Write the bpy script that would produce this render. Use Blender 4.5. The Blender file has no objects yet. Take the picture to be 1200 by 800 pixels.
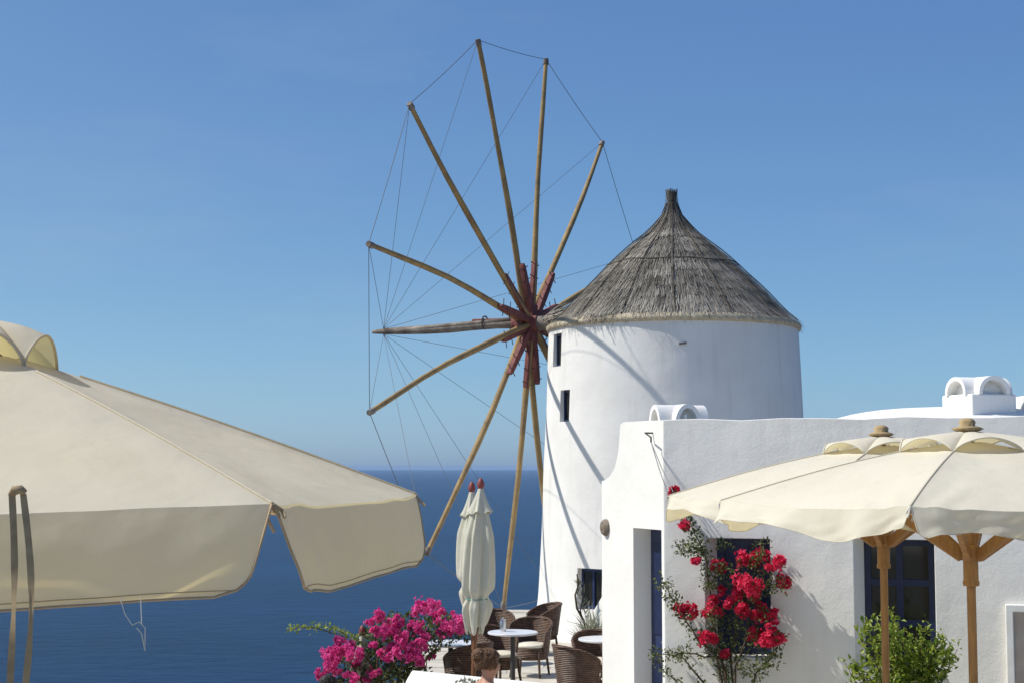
import bpy, bmesh, math, random
from mathutils import Vector, Matrix, noise
from mathutils.geometry import tessellate_polygon
PI = math.pi
rnd = random.Random(7)
scene = bpy.context.scene
COL = scene.collection

# ------------------------------------------------------------------ camera
CAM = Vector((0, 0, 2.85)); FPX = 1800.0; EYE_Y = 546.0
PITCH = math.atan((EYE_Y - 400) / FPX)
cd = bpy.data.cameras.new('camera'); cam = bpy.data.objects.new('camera', cd); COL.objects.link(cam)
cd.sensor_width = 36; cd.lens = FPX * 36 / 1200; cd.clip_start = .05; cd.clip_end = 200000
cam.location = CAM; cam.rotation_euler = (PI / 2 + PITCH, 0, 0)
scene.camera = cam

# ------------------------------------------------------------------ light
SUN_ALPHA = -1; SUN_EL = 50          # the sun stands to the left, a little to the camera's side
ca, sa = math.cos(math.radians(SUN_ALPHA)), math.sin(math.radians(SUN_ALPHA))
ce, se = math.cos(math.radians(SUN_EL)), math.sin(math.radians(SUN_EL))
SUN = Vector((-ca * ce, -sa * ce, se))
w = bpy.data.worlds.new('World'); scene.world = w; w.use_nodes = True
nt = w.node_tree; nt.nodes.clear()
sky = nt.nodes.new('ShaderNodeTexSky'); sky.sky_type = 'NISHITA'; sky.sun_disc = False
sky.sun_elevation = math.radians(SUN_EL); sky.sun_rotation = math.atan2(SUN.x, SUN.y) % (2 * PI)
sky.altitude = 100; sky.air_density = 0.5; sky.dust_density = 1.0; sky.ozone_density = 10
bg = nt.nodes.new('ShaderNodeBackground'); bg.inputs[1].default_value = .096
ow = nt.nodes.new('ShaderNodeOutputWorld')
sp_ = nt.nodes.new('ShaderNodeSeparateColor'); cb_ = nt.nodes.new('ShaderNodeCombineColor'); nt.links.new(sky.outputs[0], sp_.inputs[0])
for i, (gm, k) in enumerate(((.85, 1.37), (.75, 1.62), (.45, 2.42))):      # one even colour grade over the whole sky
    a_ = nt.nodes.new('ShaderNodeMath'); a_.operation = 'POWER'; a_.inputs[1].default_value = gm
    b_ = nt.nodes.new('ShaderNodeMath'); b_.operation = 'MULTIPLY'; b_.inputs[1].default_value = k
    nt.links.new(sp_.outputs[i], a_.inputs[0]); nt.links.new(a_.outputs[0], b_.inputs[0]); nt.links.new(b_.outputs[0], cb_.inputs[i])
tcw = nt.nodes.new('ShaderNodeTexCoord'); mpw = nt.nodes.new('ShaderNodeMapping'); mpw.inputs['Scale'].default_value = (2.2, 2.2, 9); mpw.inputs['Rotation'].default_value = (0, .15, 0)
nzw = nt.nodes.new('ShaderNodeTexNoise'); nzw.inputs['Scale'].default_value = 1.6; nzw.inputs['Detail'].default_value = 6; nzw.inputs['Roughness'].default_value = .55
mrw = nt.nodes.new('ShaderNodeMapRange'); mrw.inputs[1].default_value = .52; mrw.inputs[2].default_value = .8; mrw.inputs[4].default_value = .16
mxw = nt.nodes.new('ShaderNodeMix'); mxw.data_type = 'RGBA'; mxw.inputs[7].default_value = (3.5, 4.0, 4.7, 1)      # very thin cirrus
nt.links.new(tcw.outputs['Generated'], mpw.inputs[0]); nt.links.new(mpw.outputs[0], nzw.inputs[0]); nt.links.new(nzw.outputs[0], mrw.inputs[0]); nt.links.new(mrw.outputs[0], mxw.inputs[0])
nt.links.new(cb_.outputs[0], mxw.inputs[6]); nt.links.new(mxw.outputs[2], bg.inputs[0]); nt.links.new(bg.outputs[0], ow.inputs[0])
sl = bpy.data.lights.new('sun', 'SUN'); sl.energy = 3.4; sl.angle = math.radians(.5); sl.color = (1, .955, .88)
so = bpy.data.objects.new('sun', sl); COL.objects.link(so); so.location = SUN * 60
so.rotation_euler = (-SUN).to_track_quat('-Z', 'Y').to_euler()
vs = scene.view_settings; vs.view_transform = 'Standard'; vs.look = 'None'; vs.exposure = .50; vs.gamma = 1
vs.use_curve_mapping = False

# ------------------------------------------------------------------ helpers
def P(x, y, Y):
    """the point at world depth Y that a photo pixel looks at"""
    a = (x - 600) / FPX; b = (400 - y) / FPX
    d = Vector((a, math.cos(PITCH) - b * math.sin(PITCH), math.sin(PITCH) + b * math.cos(PITCH)))
    return CAM + d * (Y / d.y)
def G(x, Y, z=0):
    p = P(x, EYE_Y, Y); return Vector((p.x, Y, z))
def PX(x, Y): return (x - 600) / FPX * Y
def lerp(a, b, t): return a + (b - a) * t

class MB:
    def __init__(s): s.v = []; s.f = []; s.c = []
    def add(s, v, f, tone=None):
        n = len(s.v); s.v += [Vector(p) for p in v]
        for q in f: s.f.append([i + n for i in q]); s.c.append(tone if tone is not None else .5)
        return s
    def box(s, c, d, rz=0, M=None):
        x, y, z = d[0] / 2, d[1] / 2, d[2] / 2
        v = [Vector((a * x, b * y, e * z)) for a in (-1, 1) for b in (-1, 1) for e in (-1, 1)]
        R = M or Matrix.Rotation(rz, 3, 'Z')
        return s.add([R @ p + Vector(c) for p in v], [(0, 1, 3, 2), (4, 6, 7, 5), (0, 4, 5, 1), (2, 3, 7, 6), (0, 2, 6, 4), (1, 5, 7, 3)])
    def bar(s, a, b, wd, th, up=(0, 0, 1)):
        a, b = Vector(a), Vector(b); d = (b - a).normalized(); sd = d.cross(Vector(up))
        if sd.length < 1e-4: sd = d.cross(Vector((1, 0, 0)))
        sd.normalize(); u = sd.cross(d)
        v = [p + sd * (i * wd / 2) + u * (j * th / 2) for p in (a, b) for i in (-1, 1) for j in (-1, 1)]
        return s.add(v, [(0, 1, 3, 2), (4, 6, 7, 5), (0, 4, 5, 1), (2, 3, 7, 6), (0, 2, 6, 4), (1, 5, 7, 3)])
    def tube(s, pts, r, n=8, cap=True, closed=False):
        pts = [Vector(p) for p in pts]; m = len(pts); rs = r if isinstance(r, (list, tuple)) else [r] * m
        v = []; f = []; prev = None
        for i, p in enumerate(pts):
            if closed: t = pts[(i + 1) % m] - pts[i - 1]
            else: t = pts[min(i + 1, m - 1)] - pts[max(i - 1, 0)]
            t.normalize()
            if prev is None:
                a = t.cross(Vector((0, 0, 1)));  a = a if a.length > 1e-3 else t.cross(Vector((1, 0, 0)))
            else: a = prev - t * prev.dot(t)
            a.normalize(); prev = a; b = t.cross(a)
            for k in range(n):
                q = 2 * PI * k / n; v.append(p + (a * math.cos(q) + b * math.sin(q)) * rs[i])
        for i in range(m if closed else m - 1):
            j = (i + 1) % m
            for k in range(n):
                l = (k + 1) % n; f.append((i * n + k, i * n + l, j * n + l, j * n + k))
        if cap and not closed: f.append(tuple(range(n))[::-1]); f.append(tuple((m - 1) * n + k for k in range(n)))
        return s.add(v, f)
    def lathe(s, prof, c=(0, 0, 0), n=32, cap=True, fn=None):
        c = Vector(c); v = []; f = []; m = len(prof)
        for i, (r, z) in enumerate(prof):
            for k in range(n):
                q = 2 * PI * k / n; rr = r * (fn(q, i) if fn else 1)
                v.append(c + Vector((rr * math.cos(q), rr * math.sin(q), z)))
        for i in range(m - 1):
            for k in range(n):
                l = (k + 1) % n; f.append((i * n + k, i * n + l, (i + 1) * n + l, (i + 1) * n + k))
        if cap: f.append(tuple(range(n))[::-1]); f.append(tuple((m - 1) * n + k for k in range(n)))
        return s.add(v, f)
    def grid(s, fn, nu, nv, tone=None):
        v = [fn(i / nu, j / nv) for j in range(nv + 1) for i in range(nu + 1)]
        f = [(j * (nu + 1) + i, j * (nu + 1) + i + 1, (j + 1) * (nu + 1) + i + 1, (j + 1) * (nu + 1) + i) for j in range(nv) for i in range(nu)]
        return s.add(v, f, tone)
    def slab(s, outer, holes, O, U, V, N, th):
        """polygon with holes in the plane O+U*a+V*b, extruded th along -N"""
        loops = [outer] + holes; flat = [p for L in loops for p in L]
        tri = tessellate_polygon([[Vector((a, b, 0)) for a, b in L] for L in loops])
        n = len(flat); O, U, V, N = map(Vector, (O, U, V, N))
        v = [O + U * a + V * b for a, b in flat] + [O + U * a + V * b - N * th for a, b in flat]
        f = [tuple(t) for t in tri] + [tuple(i + n for i in t[::-1]) for t in tri]
        k = 0
        for L in loops:
            m = len(L)
            for i in range(m): f.append((k + i, k + (i + 1) % m, n + k + (i + 1) % m, n + k + i))
            k += m
        return s.add(v, f)

def W(o):
    M = Matrix.Identity(4)
    while o: M = Matrix.LocRotScale(o.location, o.rotation_euler, o.scale) @ M; o = o.parent
    return M
def make(name, mb, mat, parent=None, smooth=False, local=False, bevel=0, fixn=True, sharp=None):
    me = bpy.data.meshes.new(name)
    v = mb.v
    if parent and not local:
        I = W(parent).inverted(); v = [I @ p for p in v]
    me.from_pydata([tuple(p) for p in v], [], mb.f)
    if any(c != .5 for c in mb.c):
        at = me.attributes.new('tone', 'FLOAT', 'FACE'); at.data.foreach_set('value', mb.c)
    if fixn:
        bm = bmesh.new(); bm.from_mesh(me); bmesh.ops.recalc_face_normals(bm, faces=bm.faces); bm.to_mesh(me); bm.free()
    if smooth:
        me.polygons.foreach_set('use_smooth', [True] * len(me.polygons))
        if sharp: me.set_sharp_from_angle(angle=math.radians(sharp))
    me.materials.append(mat); me.update()
    o = bpy.data.objects.new(name, me); COL.objects.link(o)
    if parent: o.parent = parent
    if bevel:
        m = o.modifiers.new('bevel', 'BEVEL'); m.width = bevel; m.segments = 3; m.limit_method = 'ANGLE'; m.angle_limit = math.radians(40)
        me.polygons.foreach_set('use_smooth', [True] * len(me.polygons)); m.harden_normals = False
        me.set_sharp_from_angle(angle=math.radians(60))
    return o
def thing(name, label, cat, loc=(0, 0, 0), rz=0, group=None):
    o = bpy.data.objects.new(name, None); COL.objects.link(o); o.empty_display_size = .2
    o.location = loc; o.rotation_euler = (0, 0, rz); return tag(o, label, cat, group)
def tag(o, label, cat, group=None):
    o['label'] = label; o['category'] = cat
    if group: o['group'] = group
    return o
def copy_tree(o, parent=None):
    c = o.copy(); COL.objects.link(c); c.parent = parent
    for ch in list(o.children): copy_tree(ch, c)
    return c

# ------------------------------------------------------------------ materials
def mat(name, col, rough=.8, spec=.3, var=None, vscale=8, bump=0, bscale=40, trans=0, metal=0, stretch=None, detail=4, tone=None, coat=0):
    m = bpy.data.materials.new(name); m.use_nodes = True; t = m.node_tree; N = t.nodes; L = t.links
    b = N['Principled BSDF']; out = N['Material Output']
    b.inputs['Roughness'].default_value = rough; b.inputs['Specular IOR Level'].default_value = spec; b.inputs['Metallic'].default_value = metal
    b.inputs['Coat Weight'].default_value = coat
    c4 = (*col, 1); b.inputs['Base Color'].default_value = c4
    tc = N.new('ShaderNodeTexCoord'); src = tc.outputs['Object']
    if stretch:
        mp = N.new('ShaderNodeMapping'); mp.inputs['Scale'].default_value = stretch; L.new(src, mp.inputs[0]); src = mp.outputs[0]
    colsock = None
    if var:
        nz = N.new('ShaderNodeTexNoise'); nz.inputs['Scale'].default_value = vscale; nz.inputs['Detail'].default_value = detail; L.new(src, nz.inputs[0])
        mr = N.new('ShaderNodeMapRange'); mr.inputs[1].default_value = .32; mr.inputs[2].default_value = .68; L.new(nz.outputs[0], mr.inputs[0])
        mx = N.new('ShaderNodeMix'); mx.data_type = 'RGBA'; mx.inputs[6].default_value = c4; mx.inputs[7].default_value = (*var, 1)
        L.new(mr.outputs[0], mx.inputs[0]); colsock = mx.outputs[2]
    if tone:
        at = N.new('ShaderNodeAttribute'); at.attribute_name = 'tone'
        mx = N.new('ShaderNodeMix'); mx.data_type = 'RGBA'; mx.inputs[7].default_value = (*tone, 1); L.new(at.outputs['Fac'], mx.inputs[0])
        if colsock: L.new(colsock, mx.inputs[6])
        else: mx.inputs[6].default_value = c4
        colsock = mx.outputs[2]
    if colsock: L.new(colsock, b.inputs['Base Color'])
    if bump:
        n2 = N.new('ShaderNodeTexNoise'); n2.inputs['Scale'].default_value = bscale; n2.inputs['Detail'].default_value = 5; L.new(src, n2.inputs[0])
        bp = N.new('ShaderNodeBump'); bp.inputs['Strength'].default_value = 1; bp.inputs['Distance'].default_value = bump; L.new(n2.outputs[0], bp.inputs['Height'])
        L.new(bp.outputs[0], b.inputs['Normal'])
    if trans:
        tr = N.new('ShaderNodeBsdfTranslucent'); tr.inputs[0].default_value = c4
        if colsock: L.new(colsock, tr.inputs[0])
        ms = N.new('ShaderNodeMixShader'); ms.inputs[0].default_value = trans
        L.new(b.outputs[0], ms.inputs[1]); L.new(tr.outputs[0], ms.inputs[2]); L.new(ms.outputs[0], out.inputs[0])
    return m

def plaster_mat(name, base=(.80, .80, .79), dirt=(.70, .69, .66)):
    m = mat(name, base, .92, .15, var=tuple(lerp(a, b, .35) for a, b in zip(base, dirt)), vscale=1.3, bump=0)
    t = m.node_tree; N = t.nodes; L = t.links; b = N['Principled BSDF']; tc = N['Texture Coordinate']
    base_sock = b.inputs['Base Color'].links[0].from_socket
    mp = N.new('ShaderNodeMapping'); mp.inputs['Scale'].default_value = (6, 6, .5); L.new(tc.outputs['Object'], mp.inputs[0])
    st = N.new('ShaderNodeTexNoise'); st.inputs['Scale'].default_value = 1.1; st.inputs['Detail'].default_value = 6; L.new(mp.outputs[0], st.inputs[0])
    mr = N.new('ShaderNodeMapRange'); mr.inputs[1].default_value = .56; mr.inputs[2].default_value = .8; mr.inputs[4].default_value = .55; L.new(st.outputs[0], mr.inputs[0])
    mx = N.new('ShaderNodeMix'); mx.data_type = 'RGBA'; mx.inputs[7].default_value = (*dirt, 1); L.new(mr.outputs[0], mx.inputs[0]); L.new(base_sock, mx.inputs[6])
    L.new(mx.outputs[2], b.inputs['Base Color'])
    n1 = N.new('ShaderNodeTexNoise'); n1.inputs['Scale'].default_value = 2.2; n1.inputs['Detail'].default_value = 3; L.new(tc.outputs['Object'], n1.inputs[0])
    n2 = N.new('ShaderNodeTexNoise'); n2.inputs['Scale'].default_value = 45; n2.inputs['Detail'].default_value = 4; L.new(tc.outputs['Object'], n2.inputs[0])
    b1 = N.new('ShaderNodeBump'); b1.inputs['Strength'].default_value = 1; b1.inputs['Distance'].default_value = .015; L.new(n1.outputs[0], b1.inputs['Height'])
    b2 = N.new('ShaderNodeBump'); b2.inputs['Strength'].default_value = 1; b2.inputs['Distance'].default_value = .0022; L.new(n2.outputs[0], b2.inputs['Height'])
    L.new(b1.outputs[0], b2.inputs['Normal']); L.new(b2.outputs[0], b.inputs['Normal'])
    return m

def canvas_mat(name, col, var, trans=.3, tint=(1, .90, .62)):
    m = mat(name, col, .85, .15, var=var, vscale=1.7, trans=trans, detail=6)
    tr = next(n for n in m.node_tree.nodes if n.type == 'BSDF_TRANSLUCENT'); src = tr.inputs[0].links[0].from_socket
    mm = m.node_tree.nodes.new('ShaderNodeMix'); mm.data_type = 'RGBA'; mm.blend_type = 'MULTIPLY'; mm.inputs[0].default_value = 1; mm.inputs[7].default_value = (*tint, 1)
    m.node_tree.links.new(src, mm.inputs[6]); m.node_tree.links.new(mm.outputs[2], tr.inputs[0])
    t = m.node_tree; N = t.nodes; L = t.links; b = N['Principled BSDF']; tc = N['Texture Coordinate']
    n1 = N.new('ShaderNodeTexNoise'); n1.inputs['Scale'].default_value = 5; n1.inputs['Detail'].default_value = 3; L.new(tc.outputs['Object'], n1.inputs[0])
    n2 = N.new('ShaderNodeTexNoise'); n2.inputs['Scale'].default_value = 350; L.new(tc.outputs['Object'], n2.inputs[0])
    b1 = N.new('ShaderNodeBump'); b1.inputs['Strength'].default_value = 1; b1.inputs['Distance'].default_value = .012; L.new(n1.outputs[0], b1.inputs['Height'])
    n3 = N.new('ShaderNodeTexNoise'); n3.inputs['Scale'].default_value = 2.6; n3.inputs['Detail'].default_value = 9; n3.inputs['Roughness'].default_value = .7; L.new(tc.outputs['Object'], n3.inputs[0])
    mr = N.new('ShaderNodeMapRange'); mr.inputs[1].default_value = .58; mr.inputs[2].default_value = .78; mr.inputs[4].default_value = .5; L.new(n3.outputs[0], mr.inputs[0])
    old = b.inputs['Base Color'].links[0].from_socket; sx = N.new('ShaderNodeMix'); sx.data_type = 'RGBA'; sx.inputs[7].default_value = (*(c * .78 for c in var), 1)
    L.new(mr.outputs[0], sx.inputs[0]); L.new(old, sx.inputs[6]); L.new(sx.outputs[2], b.inputs['Base Color']); L.new(sx.outputs[2], mm.inputs[6])
    b2 = N.new('ShaderNodeBump'); b2.inputs['Strength'].default_value = .6; b2.inputs['Distance'].default_value = .0008; L.new(n2.outputs[0], b2.inputs['Height'])
    L.new(b1.outputs[0], b2.inputs['Normal']); L.new(b2.outputs[0], b.inputs['Normal'])
    return m

def wicker_mat():
    m = mat('wicker', (.11, .062, .04), .5, .4, var=(.21, .125, .082), vscale=14)
    t = m.node_tree; N = t.nodes; L = t.links; b = N['Principled BSDF']; tc = N['Texture Coordinate']
    wv = N.new('ShaderNodeTexWave'); wv.bands_direction = 'Z'; wv.inputs['Scale'].default_value = 14; wv.inputs['Distortion'].default_value = 1.5; wv.inputs['Detail'].default_value = 1; L.new(tc.outputs['Object'], wv.inputs[0])
    bp = N.new('ShaderNodeBump'); bp.inputs['Strength'].default_value = 1; bp.inputs['Distance'].default_value = .012; L.new(wv.outputs[0], bp.inputs['Height'])
    L.new(bp.outputs[0], b.inputs['Normal'])
    base = b.inputs['Base Color'].links[0].from_socket
    mx = N.new('ShaderNodeMix'); mx.data_type = 'RGBA'; mx.blend_type = 'MULTIPLY'; mx.inputs[7].default_value = (.35, .3, .28, 1)
    iv = N.new('ShaderNodeMapRange'); iv.inputs[1].default_value = .45; iv.inputs[2].default_value = .05; L.new(wv.outputs[0], iv.inputs[0])
    L.new(iv.outputs[0], mx.inputs[0]); L.new(base, mx.inputs[6]); L.new(mx.outputs[2], b.inputs['Base Color'])
    return m

M = {}
M['plaster'] = plaster_mat('whitewash', (.81, .795, .76), (.66, .64, .59))
M['plaster_mill'] = plaster_mat('whitewash_mill', (.81, .795, .76), (.60, .58, .53))
M['canvas'] = canvas_mat('canvas_beige', (.82, .80, .72), (.77, .745, .65), .5, (1, .85, .42))
M['canvas_pale'] = canvas_mat('canvas_cream', (.82, .79, .68), (.77, .735, .62), .36)
M['canvas_white'] = canvas_mat('canvas_white', (.68, .67, .57), (.60, .585, .48), .2)
M['hem'] = mat('hem_tape', (.50, .37, .22), .9, .1, var=(.42, .30, .18), vscale=20)
M['ribbon'] = mat('tie_ribbon', (.36, .28, .17), .9, .1, var=(.28, .21, .13), vscale=25)
M['thread'] = mat('thread', (.6, .57, .5), .9, .1)
M['spar'] = mat('spar_wood', (.38, .26, .11), .75, .2, var=(.22, .155, .085), vscale=3, bump=.006, bscale=14, stretch=(1, 1, 1), detail=8)
M['grey_wood'] = mat('weathered_wood', (.30, .27, .23), .85, .15, var=(.13, .10, .085), vscale=5, bump=.01, bscale=18, detail=8)
M['red'] = mat('red_oxide_paint', (.23, .082, .072), .7, .25, var=(.14, .05, .046), vscale=9, bump=.004, bscale=30)
M['wire'] = mat('wire', (.15, .16, .18), .5, .4)
M['amber'] = mat('amber_wood', (.40, .21, .07), .5, .35, var=(.27, .135, .045), vscale=5, bump=.002, bscale=40, stretch=(6, 6, 1))
M['brown_pole'] = mat('brown_pole', (.22, .095, .045), .55, .3, var=(.16, .07, .03), vscale=6)
M['finial'] = mat('finial_red', (.24, .06, .05), .5, .3)
M['rag'] = mat('finial_cloth', (.42, .31, .17), .9, .1, var=(.30, .22, .12), vscale=25)
M['thatch'] = mat('thatch_reed', (.075, .069, .061), .95, .1, tone=(.54, .50, .43))
M['thatch_base'] = mat('thatch_bed', (.085, .075, .062), .95, .1, var=(.16, .145, .12), vscale=9, bump=.03, bscale=25)
M['straw'] = mat('straw_edge', (.62, .54, .38), .95, .1, var=(.44, .37, .26), vscale=14, bump=.02, bscale=45)
M['cord'] = mat('dark_cord', (.085, .072, .058), .95, .1)
M['navy'] = mat('navy_paint', (.014, .024, .075), .35, .45, var=(.02, .035, .10), vscale=6)
M['blue'] = mat('blue_paint', (.008, .018, .065), .4, .45, var=(.006, .013, .048), vscale=8)
M['glass'] = mat('window_glass', (.018, .02, .018), .06, .6)
M['dark'] = mat('dark_inside', (.02, .018, .016), .9, .1)
M['terracotta'] = mat('raw_plaster', (.36, .26, .19), .95, .1, var=(.26, .19, .14), vscale=12, bump=.01)
M['white_paint'] = mat('white_paint', (.78, .78, .76), .4, .4, var=(.70, .69, .66), vscale=8)
M['board'] = mat('board_face', (.55, .47, .40), .6, .3, var=(.46, .39, .33), vscale=6)
M['wicker'] = wicker_mat()
M['cushion'] = mat('cushion', (.74, .69, .58), .9, .15, var=(.64, .58, .47), vscale=7, bump=.01, bscale=12)
M['tabletop'] = mat('tabletop', (.72, .73, .74), .3, .5, var=(.64, .65, .67), vscale=5)
M['steel'] = mat('steel', (.55, .55, .56), .3, .5, metal=1)
M['iron'] = mat('iron', (.05, .05, .05), .6, .4)
M['leaf'] = mat('leaf', (.055, .085, .024), .55, .35, trans=.3, tone=(.24, .25, .10))
M['leaf_bright'] = mat('leaf_bright', (.085, .16, .018), .45, .4, trans=.35, tone=(.36, .43, .06))
M['leaf_dry'] = mat('leaf_dry', (.12, .13, .08), .8, .2, trans=.2, tone=(.46, .47, .36))
M['pink'] = mat('bract_magenta', (.68, .032, .26), .7, .15, trans=.42, tone=(.92, .20, .50))
M['red_bract'] = mat('bract_crimson', (.62, .012, .065), .7, .15, trans=.42, tone=(.90, .09, .19))
M['bark'] = mat('bark', (.11, .08, .055), .9, .1, var=(.06, .045, .03), vscale=20, bump=.006)
M['stone'] = mat('paving_stone', (.58, .54, .46), .85, .2, var=(.46, .43, .37), vscale=3.5, bump=.008, bscale=30)
M['grout'] = mat('grout', (.54, .50, .42), .95, .1, var=(.44, .41, .35), vscale=8)
M['rock'] = mat('cliff_rock', (.14, .10, .075), .95, .1, var=(.08, .06, .05), vscale=.3, bump=.2, bscale=1.5)
M['skin'] = mat('skin', (.50, .27, .18), .5, .35, var=(.44, .22, .15), vscale=9)
M['hair_brown'] = mat('hair_brown', (.075, .036, .018), .45, .4, tone=(.24, .125, .06))
M['hair_black'] = mat('hair_black', (.010, .008, .007), .4, .4, tone=(.03, .024, .02))
M['cloth_teal'] = mat('cloth_teal', (.10, .22, .24), .9, .1)
M['cloth_navy'] = mat('cloth_dark', (.03, .035, .06), .9, .1)
M['brown_glaze'] = mat('brown_ceramic', (.15, .115, .085), .6, .35, var=(.24, .20, .15), vscale=35, bump=.006, bscale=60)
M['clay'] = mat('clay_pot', (.36, .16, .09), .85, .2, var=(.28, .12, .07), vscale=6)
M['concrete'] = mat('concrete', (.54, .50, .43), .9, .2, var=(.44, .41, .36), vscale=5)
M['green_cord'] = mat('green_cord', (.10, .30, .24), .8, .2)

# sea
def sea_mat():
    m = bpy.data.materials.new('sea_water'); m.use_nodes = True; t = m.node_tree; N = t.nodes; L = t.links; b = N['Principled BSDF']
    b.inputs['Roughness'].default_value = .32; b.inputs['IOR'].default_value = 1.33; b.inputs['Specular IOR Level'].default_value = .1
    g = N.new('ShaderNodeNewGeometry')
    mp = N.new('ShaderNodeMapping'); mp.inputs['Scale'].default_value = (.035, .06, .05); mp.inputs['Rotation'].default_value = (0, 0, .3); L.new(g.outputs['Position'], mp.inputs[0])
    n1 = N.new('ShaderNodeTexNoise'); n1.inputs['Scale'].default_value = 1; n1.inputs['Detail'].default_value = 7; n1.inputs['Roughness'].default_value = .65; L.new(mp.outputs[0], n1.inputs[0])
    mr = N.new('ShaderNodeMapRange'); mr.inputs[1].default_value = .35; mr.inputs[2].default_value = .68; L.new(n1.outputs[0], mr.inputs[0])
    mx = N.new('ShaderNodeMix'); mx.data_type = 'RGBA'; mx.inputs[6].default_value = (.0015, .017, .050, 1); mx.inputs[7].default_value = (.004, .029, .078, 1)
    L.new(mr.outputs[0], mx.inputs[0])
    m3 = N.new('ShaderNodeMapping'); m3.inputs['Scale'].default_value = (.0006, .0035, 1); m3.inputs['Rotation'].default_value = (0, 0, -.25); L.new(g.outputs['Position'], m3.inputs[0])
    n3 = N.new('ShaderNodeTexNoise'); n3.inputs['Scale'].default_value = 1; n3.inputs['Detail'].default_value = 5; L.new(m3.outputs[0], n3.inputs[0])
    r3 = N.new('ShaderNodeMapRange'); r3.inputs[1].default_value = .3; r3.inputs[2].default_value = .7; r3.inputs[3].default_value = .78; r3.inputs[4].default_value = 1.25; L.new(n3.outputs[0], r3.inputs[0])
    vm = N.new('ShaderNodeVectorMath'); vm.operation = 'SCALE'; L.new(mx.outputs[2], vm.inputs[0]); L.new(r3.outputs[0], vm.inputs['Scale']); L.new(vm.outputs[0], b.inputs['Base Color'])
    bp = N.new('ShaderNodeBump'); bp.inputs['Strength'].default_value = .8; bp.inputs['Distance'].default_value = 2.2; L.new(n1.outputs[0], bp.inputs['Height']); L.new(bp.outputs[0], b.inputs['Normal'])
    return m
M['sea'] = sea_mat()

# ------------------------------------------------------------------ the setting
def struct(name, mb, m, **k):
    o = make(name, mb, m, **k); o['kind'] = 'structure'; return o
SEA_Z = -100
struct('sea', MB().add([(-45000, -2000, SEA_Z), (45000, -2000, SEA_Z), (45000, 45000, SEA_Z), (-45000, 45000, SEA_Z)], [(0, 1, 2, 3)]), M['sea'])

def poly_block(pts, z0, z1):
    n = len(pts)
    v = [(x, y, z1) for x, y in pts] + [(x, y, z0) for x, y in pts]
    return MB().add(v, [tuple(range(n)), tuple(range(n, 2 * n))[::-1]] + [(i, n + i, n + (i + 1) % n, (i + 1) % n) for i in range(n)])
TERR = [(-7, 1.6), (11, 1.6), (11, 31), (-.25, 31), (-.25, 25.6), (-1.5, 24.6), (-1.5, 16.6), (-7, 16.6)]
terrace = struct('terrace', poly_block(TERR, -6, 0), M['grout'])
struct('upper_terrace', poly_block([(-7, -6), (11, -6), (11, 1.55), (-7, 1.55)], -6, 1.25), M['concrete'])
struct('lower_terrace', poly_block([(-7, 16.65), (-1.55, 16.65), (-1.55, 23), (-7, 22)], -6, -1.05), M['concrete'])
def hill(u, v):
    x = lerp(-260, 260, u); y = lerp(-40, 130, v)
    d = max(0, y - 18 + abs(x) * .12)
    z = -6.05 - max(0, (d - 14)) * 1.15 - (abs(x) * .05)
    z += noise.noise(Vector((x * .05, y * .05, 0))) * min(4, .1 * max(0, d - 14))
    return Vector((x, y, max(z, -104)))
struct('hillside', MB().grid(hill, 60, 60), M['rock'], smooth=True)

# paving slabs of the terrace
prng = random.Random(3)
y = 17.0
while y < 30.5:
    dy = prng.uniform(.42, .6); x = -1.45 if y < 24.4 else -.2; x += prng.uniform(-.25, 0) * 0
    while x < 3.2:
        dx = prng.uniform(.42, .75); g = .018
        if (x + dx / 2 - 2.81) ** 2 + (y + dy / 2 - 26.8) ** 2 > 2.75 ** 2 and not (x > .55 and y < 19 and False):
            j = [prng.uniform(-.02, .02) for _ in range(8)]
            pts = [(x + g + j[0] * .3, y + g + j[1] * .3), (x + dx - g + j[2] * .5, y + g + j[3] * .5), (x + dx - g + j[4] * .5, y + dy - g + j[5] * .5), (x + g + j[6] * .3, y + dy - g + j[7] * .3)]
            make('paving_slab', poly_block(pts, -.02, .012 + prng.uniform(-.004, .004)), M['stone'], parent=terrace)
        x += dx
    y += dy

# ------------------------------------------------------------------ windmill
WN = Vector((-math.sin(1.058), math.cos(1.058), 0)); WT = Vector((math.cos(1.058), math.sin(1.058), 0)); WZ = Vector((0, 0, 1))
HUB = Vector((.314, 28.2, 5.468)); TC = HUB - WN * 2.87; TC.z = 0
mill = thing('windmill', 'round white windmill tower with grey thatched cone roof and bare twelve-spar wheel', 'windmill', TC)
ZE = 5.23; RT, RB = 2.17, 2.40
def tower_r(z): return RB + (RT - RB) * (z / ZE) ** .8 + (.10 * max(0, 1 - z / .7) ** 2)
# window openings on the tower: (pixel x, y of centre, width, height, )
wins = [(652.5, 410, .36, .56), (661.5, 475, .30, .53), (690, 690, .52, .66)]
def on_tower(px, py):
    Y = TC.y
    for _ in range(30):
        p = P(px, py, Y); r = tower_r(p.z); dx = p.x - TC.x
        Y = TC.y - math.sqrt(max(.0001, r * r - dx * dx))
    p = P(px, py, Y); return math.atan2(p.y - TC.y, p.x - TC.x), p.z
boxes = []
for (px, py, ww, hh) in wins:
    a, z = on_tower(px, py); r = tower_r(z); boxes.append((a - ww / 2 / r, a + ww / 2 / r, z - hh / 2, z + hh / 2, a, z, ww, hh))
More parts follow.
